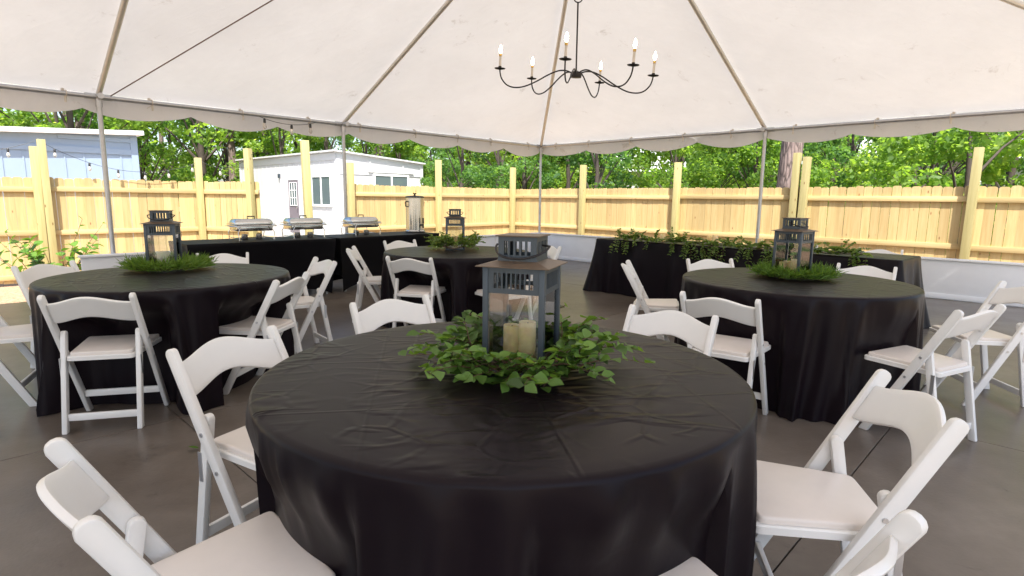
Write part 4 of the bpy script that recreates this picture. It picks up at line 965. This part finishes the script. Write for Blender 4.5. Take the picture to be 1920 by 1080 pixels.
r_.shuffle(leaves); rest = leaves[298:]; leaves = leaves[:298]
g.build('twig', M['twig'], wr, 60)
for p, ld in leaves:
    o = link('leaf', LW[r_.randrange(4)], wr); m4 = frame_from(ld, Vector((r_.uniform(-.5, .5), r_.uniform(-.5, .5), 1)), r_.uniform(-.5, .5)).to_4x4(); m4.translation = p
    o.matrix_basis = m4 @ Matrix.Scale(r_.uniform(.75, 1.2), 4)
def leaves_into(acc, p, ld, L, w, r_):
    m = frame_from(ld, Vector((r_.uniform(-.6, .6), r_.uniform(-.6, .6), 1)), r_.uniform(-.6, .6)); s = r_.uniform(.7, 1.25)
    for v in ((0, 0, 0), (-w / 2, L * .4, .12 * w), (0, L * .45, -.1 * w), (w / 2, L * .4, .12 * w), (-w * .3, L * .78, .05 * w), (w * .3, L * .78, .05 * w), (0, L, -.15 * w)): acc.append(p + m @ (Vector(v) * s))
def leaf_faces(n):
    F = []
    for i in range(n): b_ = i * 7; F += [(b_, b_ + 2, b_ + 1), (b_, b_ + 3, b_ + 2), (b_ + 1, b_ + 2, b_ + 4), (b_ + 2, b_ + 3, b_ + 5), (b_ + 2, b_ + 6, b_ + 4), (b_ + 2, b_ + 5, b_ + 6)]
    return F
acc = []
for p, ld in rest: leaves_into(acc, p, ld, .042, .033, r_)
o = link('foliage', np_mesh('foliage', [tuple(v) for v in acc], leaf_faces(len(acc) // 7), M['leaf_wreath'], True), wr); o['kind'] = 'stuff'
def ivy_wreath(x, y, label, seed):
    t = thing('ivy_wreath', label, 'wreath', (x, y, .7645)); r_ = random.Random(seed); g = MB(); acc = []
    g.tube([(.19 * math.cos(a), .19 * math.sin(a), .03 + .01 * math.sin(5 * a)) for a in np.linspace(0, 2 * math.pi, 40)], .006, 6)
    for k in range(120):
        pts = sprig_path(r_, r_.uniform(0, 6.28), r_.uniform(.16, .23), r_.uniform(.02, .06), r_.uniform(.08, .2), r_.uniform(0, 1.0), r_.uniform(.3, 1.6), .15); g.tube(pts, .0015, 4, False)
        for i in range(1, 7):
            for s in (1, -1): d = (pts[i] - pts[i - 1]).normalized(); leaves_into(acc, pts[i], d.cross(Vector((0, 0, 1))) * s + d * .5 + Vector((0, 0, r_.uniform(-.2, .6))), .032, .025, r_)
    g.build('twig', M['twig'], t, 60); n = len(acc) // 7
    o = link('foliage', np_mesh('foliage', [tuple(v) for v in acc], leaf_faces(n), M['leaf_dark'], True), t); o['kind'] = 'stuff'
ivy_wreath(-.63, 6.25, 'small-leaved green wreath around the lantern on the far round table', 31)
def spiky_wreath(x, y, rad, label, seed):
    t = thing('spiky_wreath', label, 'wreath', (x, y, .7645)); r_ = np.random.default_rng(seed); n = 3600
    a = r_.uniform(0, 2 * np.pi, n); q = rad + r_.normal(0, .035, n); base_ = np.stack([q * np.cos(a), q * np.sin(a), r_.uniform(.008, .045, n)], 1)
    d = np.stack([np.cos(a), np.sin(a), 0 * a], 1) * r_.normal(.45, .6, (n, 1)) + np.stack([-np.sin(a), np.cos(a), 0 * a], 1) * r_.normal(.2, .7, (n, 1)) + np.array([0, 0, 1]) * r_.uniform(.0, 1.15, (n, 1)); d /= np.linalg.norm(d, axis=1)[:, None]
    L = r_.uniform(.03, .10, (n, 1)); sd_ = np.cross(d, r_.normal(size=(n, 3))); sd_ /= np.linalg.norm(sd_, axis=1)[:, None]; w = .0032
    tip = base_ + d * L; tip[:, 2] = np.maximum(tip[:, 2], .004); mid = base_ + d * L * .5 + np.array([0, 0, .004]); V = np.stack([base_ - sd_ * w * .5, mid + sd_ * w, tip, mid - sd_ * w], 1).reshape(-1, 3); V[:, 2] = np.maximum(V[:, 2], .003)
    o = link('foliage', np_mesh('foliage', V, np.arange(len(V)).reshape(-1, 4), M['fern']), t); o['kind'] = 'stuff'
    MB().tube([(rad * math.cos(k), rad * math.sin(k), .02) for k in np.linspace(0, 2 * math.pi, 40)], .009, 6).build('ring', M['twig'], t)
spiky_wreath(-2.58, 4.25, .21, 'spiky green wreath around the grey lantern with the white candle', 3)
spiky_wreath(2.08, 4.19, .20, 'spiky green wreath around the black lantern with three candles', 4)
# garland along the front edge of the long table
gl = thing('garland', 'long leafy garland trailing over the front edge of the black draped table', 'garland', T5c + Vector((0, 0, .765))); r_ = random.Random(9); g = MB(); acc = []
def G(s, off, z): return T5d * s - T5n * (.385 + off) + Vector((0, 0, z))
g.tube([G(s, -.06 + .03 * math.sin(s * 5), .022 + .01 * math.sin(s * 9)) for s in np.linspace(-1.45, 1.55, 60)], .005, 6)
for k in range(235):
    s = r_.uniform(-1.5, 1.6); p = G(s, r_.uniform(-.13, .0), r_.uniform(.02, .06)); hang = r_.random() < .20
    if hang: p = G(s, .012, .012)
    d = (T5d * r_.uniform(-1, 1) - T5n * r_.uniform(-.3, 1)); d.z = r_.uniform(.0, .5)
    if hang: d = T5d * r_.uniform(-.4, .4) - T5n * .25; d.z = -.5
    d.normalize(); ln = r_.uniform(.08, .17) * (1.5 if hang else 1); pts = []
    for i in range(7):
        pts.append(p.copy()); p = p + d * ln / 6; d = d + Vector((r_.uniform(-.2, .2), r_.uniform(-.2, .2), -.22 if hang else -.1)); d.normalize()
        inside = (p + T5n * .385).dot(T5n) > -.03
        if inside and p.z < .012: p.z = .014
        if not inside or hang:
            e = -(p.dot(T5n)) - .385
            if e < .045 and p.z < 0: p = p - T5n * (.045 - e)
    g.tube(pts, .0015, 4, False)
    for i in range(1, 7):
        for sd_ in (1, -1): dd = (pts[i] - pts[i - 1]).normalized(); leaves_into(acc, pts[i], dd.cross(T5n if hang else Vector((0, 0, 1))) * sd_ + dd * .5 - T5n * r_.uniform(0, .4) + Vector((0, 0, r_.uniform(-.2, .4))), .040, .032, r_)
g.build('vine', M['twig'], gl, 60); o = link('foliage', np_mesh('foliage', [tuple(v) for v in acc], leaf_faces(len(acc) // 7), M['leaf_dark'], True), gl); o['kind'] = 'stuff'
for s, off, hh in ((-.28, -.30, .11), (-.18, -.24, .13), (.42, -.20, .12), (-.95, -.26, .10)):
    P = T5c + G(s, off, 0); candle(P.x, P.y, .7655, .036, hh, 'ivory pillar candle standing among the garland on the long table', 'candles in the garland')

# ------------------------------------------------------------------ chandelier
HUB = Vector((0.63, 6.10, 2.60)); chd = thing('chandelier', 'black iron six-arm chandelier with lit candle bulbs hanging from the tent peak', 'chandelier', HUB); chd.rotation_euler = (R(4.2), R(2.2), 0)
MB().lathe([(.018, -.055), (.055, -.05), (.06, -.03), (.055, .0), (.03, .012), (.012, .02)], 24).build('hub', M['black_iron'], chd)
MB().tube([(0, 0, .01), (-.030, 0, .66)], .0085, 10).build('rod', M['black_iron'], chd)
tx = -.030; g = MB(); g.torus((tx, 0, .70), .042, .0065, 20); zz = .755; kk = 0
top_z = HE + RISE - HUB.z - .02
while zz < top_z:
    m3 = Matrix.Rotation(kk * math.pi / 2, 3, 'Z') @ Matrix.Diagonal((.62, 1, 1.25)); g.torus((tx - .02 * (zz - .7), 0, zz), .020, .0035, 10, m3); zz += .040; kk += 1
g.build('chain', M['black_iron'], chd)
for ang in (180, 257, 306, -4, 64, 124):
    ca, sa = math.cos(R(ang)), math.sin(R(ang)); prof = [(.035, -.01), (.10, .012), (.18, .008), (.28, -.035), (.40, -.105), (.52, -.160), (.62, -.175), (.70, -.155), (.755, -.10), (.775, -.045), (.78, .0)]
    # smooth the S-curve
    P = []; 
    for i in range(len(prof) - 1):
        p0 = prof[max(i - 1, 0)]; p1 = prof[i]; p2 = prof[i + 1]; p3 = prof[min(i + 2, len(prof) - 1)]
        for u in np.linspace(0, 1, 4, endpoint=False): P.append(tuple(.5 * ((2 * p1[j]) + (-p0[j] + p2[j]) * u + (2 * p0[j] - 5 * p1[j] + 4 * p2[j] - p3[j]) * u * u + (-p0[j] + 3 * p1[j] - 3 * p2[j] + p3[j]) * u ** 3) for j in (0, 1)))
    P.append(prof[-1]); arm = MB().tube([(q * ca, q * sa, z) for q, z in P], .0072, 8).build('arm', M['black_iron'], chd, 60)
    c = (.78 * ca, .78 * sa, 0)
    MB().lathe([(.012, -.012), (.05, -.004), (.058, .004), (.054, .006), (.016, .004), (.016, .022), (.012, .024)], 20, c).build('drip_cup', M['black_iron'], arm)
    MB().lathe([(.0125, .0245), (.0125, .115)], 14, c).build('candle_sleeve', M['sleeve'], arm); MB().lathe([(.0115, .1152), (.0145, .118), (.0145, .142), (.010, .145)], 14, c).build('socket', M['brass'], arm)
    MB().lathe([(.006, .1455), (.012, .155), (.0165, .172), (.014, .195), (.007, .218), (.001, .232)], 12, c).build('bulb', M['bulb'], arm, 60)

# ------------------------------------------------------------------ string lights
def string(name_label, P, Q, sag, ts, lit=False, group='string lights'):
    P, Q = Vector(P), Vector(Q); t = thing('string_lights', name_label, 'string lights', P, 0, group)
    f = lambda u: (Q - P) * u - Vector((0, 0, sag * 4 * u * (1 - u)))
    MB().tube([f(u) for u in np.linspace(0, 1, 28)], .004, 6).build('cord', M['blackplastic'], t, 60)
    for u in ts:
        p = f(u); sk_ = MB().lathe([(.010, 0), (.018, -.012), (.019, -.06), (.014, -.066)], 12, p).build('socket', M['blackplastic'], t)
        MB().lathe([(.013, -.0665), (.024, -.095), (.027, -.12), (.018, -.145), (.003, -.155)], 14, p).build('bulb', M['bulb' if lit else 'bulb_off'], sk_, 60)
pa = Vector((-8.33, 10.30, 2.22)); pb = Vector((-6.50, 12.12, 2.03))
string('cord of clear bulbs strung between posts above the sunlit fence', pa, pb, .36, (.07, .26, .43, .60, .76, .93))
string('cord of clear bulbs running off from the double post above the sunlit fence', pa + Vector((-.02, -.1, 0)), pa + Vector((-2.2, -2.3, -.15)), .30, (.12, .24, .5, .75))
string('cord of clear bulbs strung from the fence post to the lane-side post', pb, (-5.15, 11.60, 2.18), .22, (.35, .9))
sp0 = TP(6.32, .06, HE - .03); sp1 = TP(5.45, .06, HE - .03); string('short black cord with three bulbs looped under the tent eave above the buffet', sp0, sp1, .07, (.08, .55, .9), False, None)

# ------------------------------------------------------------------ shrub at the end of the low wall, fallen leaf
sh = thing('shrub', 'leafy green shrub with long bare twigs beside the end of the low wall', 'shrub', (-6.52, 8.10, GZ)); r_ = random.Random(4); g = MB()
LS = [leaf_mesh('leaf', .135, .085, .15, .2, M['shrubleaf']), leaf_mesh('leaf', .11, .07, .1, .35, M['shrubleaf']), leaf_mesh('leaf', .07, .042, .2, .1, M['shrubleaf'])]; nL = 0
for k in range(24):
    a = r_.uniform(0, 6.28); long = k < 6; p = Vector((.05 * math.cos(a), .05 * math.sin(a), 0)); d = Vector((math.cos(a) * .42, math.sin(a) * .42, 1.0)) if not long else Vector(((-.75, .45, -.35, .62, -.9, .2)[k], r_.uniform(-.2, .2), 1)); d.normalize(); ln = r_.uniform(.8, 1.1) if not long else r_.uniform(1.15, 1.45); pts = []
    for i in range(12):
        pts.append(p.copy()); p = p + d * ln / 11; d = (d + Vector((r_.uniform(-.12, .12), r_.uniform(-.12, .12), -.03))).normalized()
    g.tube(pts, [.008 - .0055 * i / 11 for i in range(12)], 5)
    for i in range(4 if not long else 6, 12):
        for s in (1, -1):
            if nL >= 290 or (long and r_.random() < .45): continue
            dd = (pts[i] - pts[i - 1]).normalized(); m4 = frame_from(dd.cross(Vector((r_.uniform(-1, 1), r_.uniform(-1, 1), .3))).normalized() * s + dd * .5, Vector((0, 0, 1)), r_.uniform(-.5, .5)).to_4x4(); m4.translation = pts[i]
            o = link('leaf', LS[2 if long else r_.randrange(2)], sh); o.matrix_basis = m4 @ Matrix.Scale(r_.uniform(.8, 1.3), 4); nL += 1
g.build('stem', M['twig'], sh, 60)
lf = link('fallen_leaf', leaf_mesh('leaf', .05, .034, .2, -.2, M['shrubleaf']), None, (-1.62, 2.80, .012), (0.1, .15, 1.9)); tag(lf, 'small green leaf lying on the bare concrete floor', 'leaf')
bpy.context.view_layer.update()
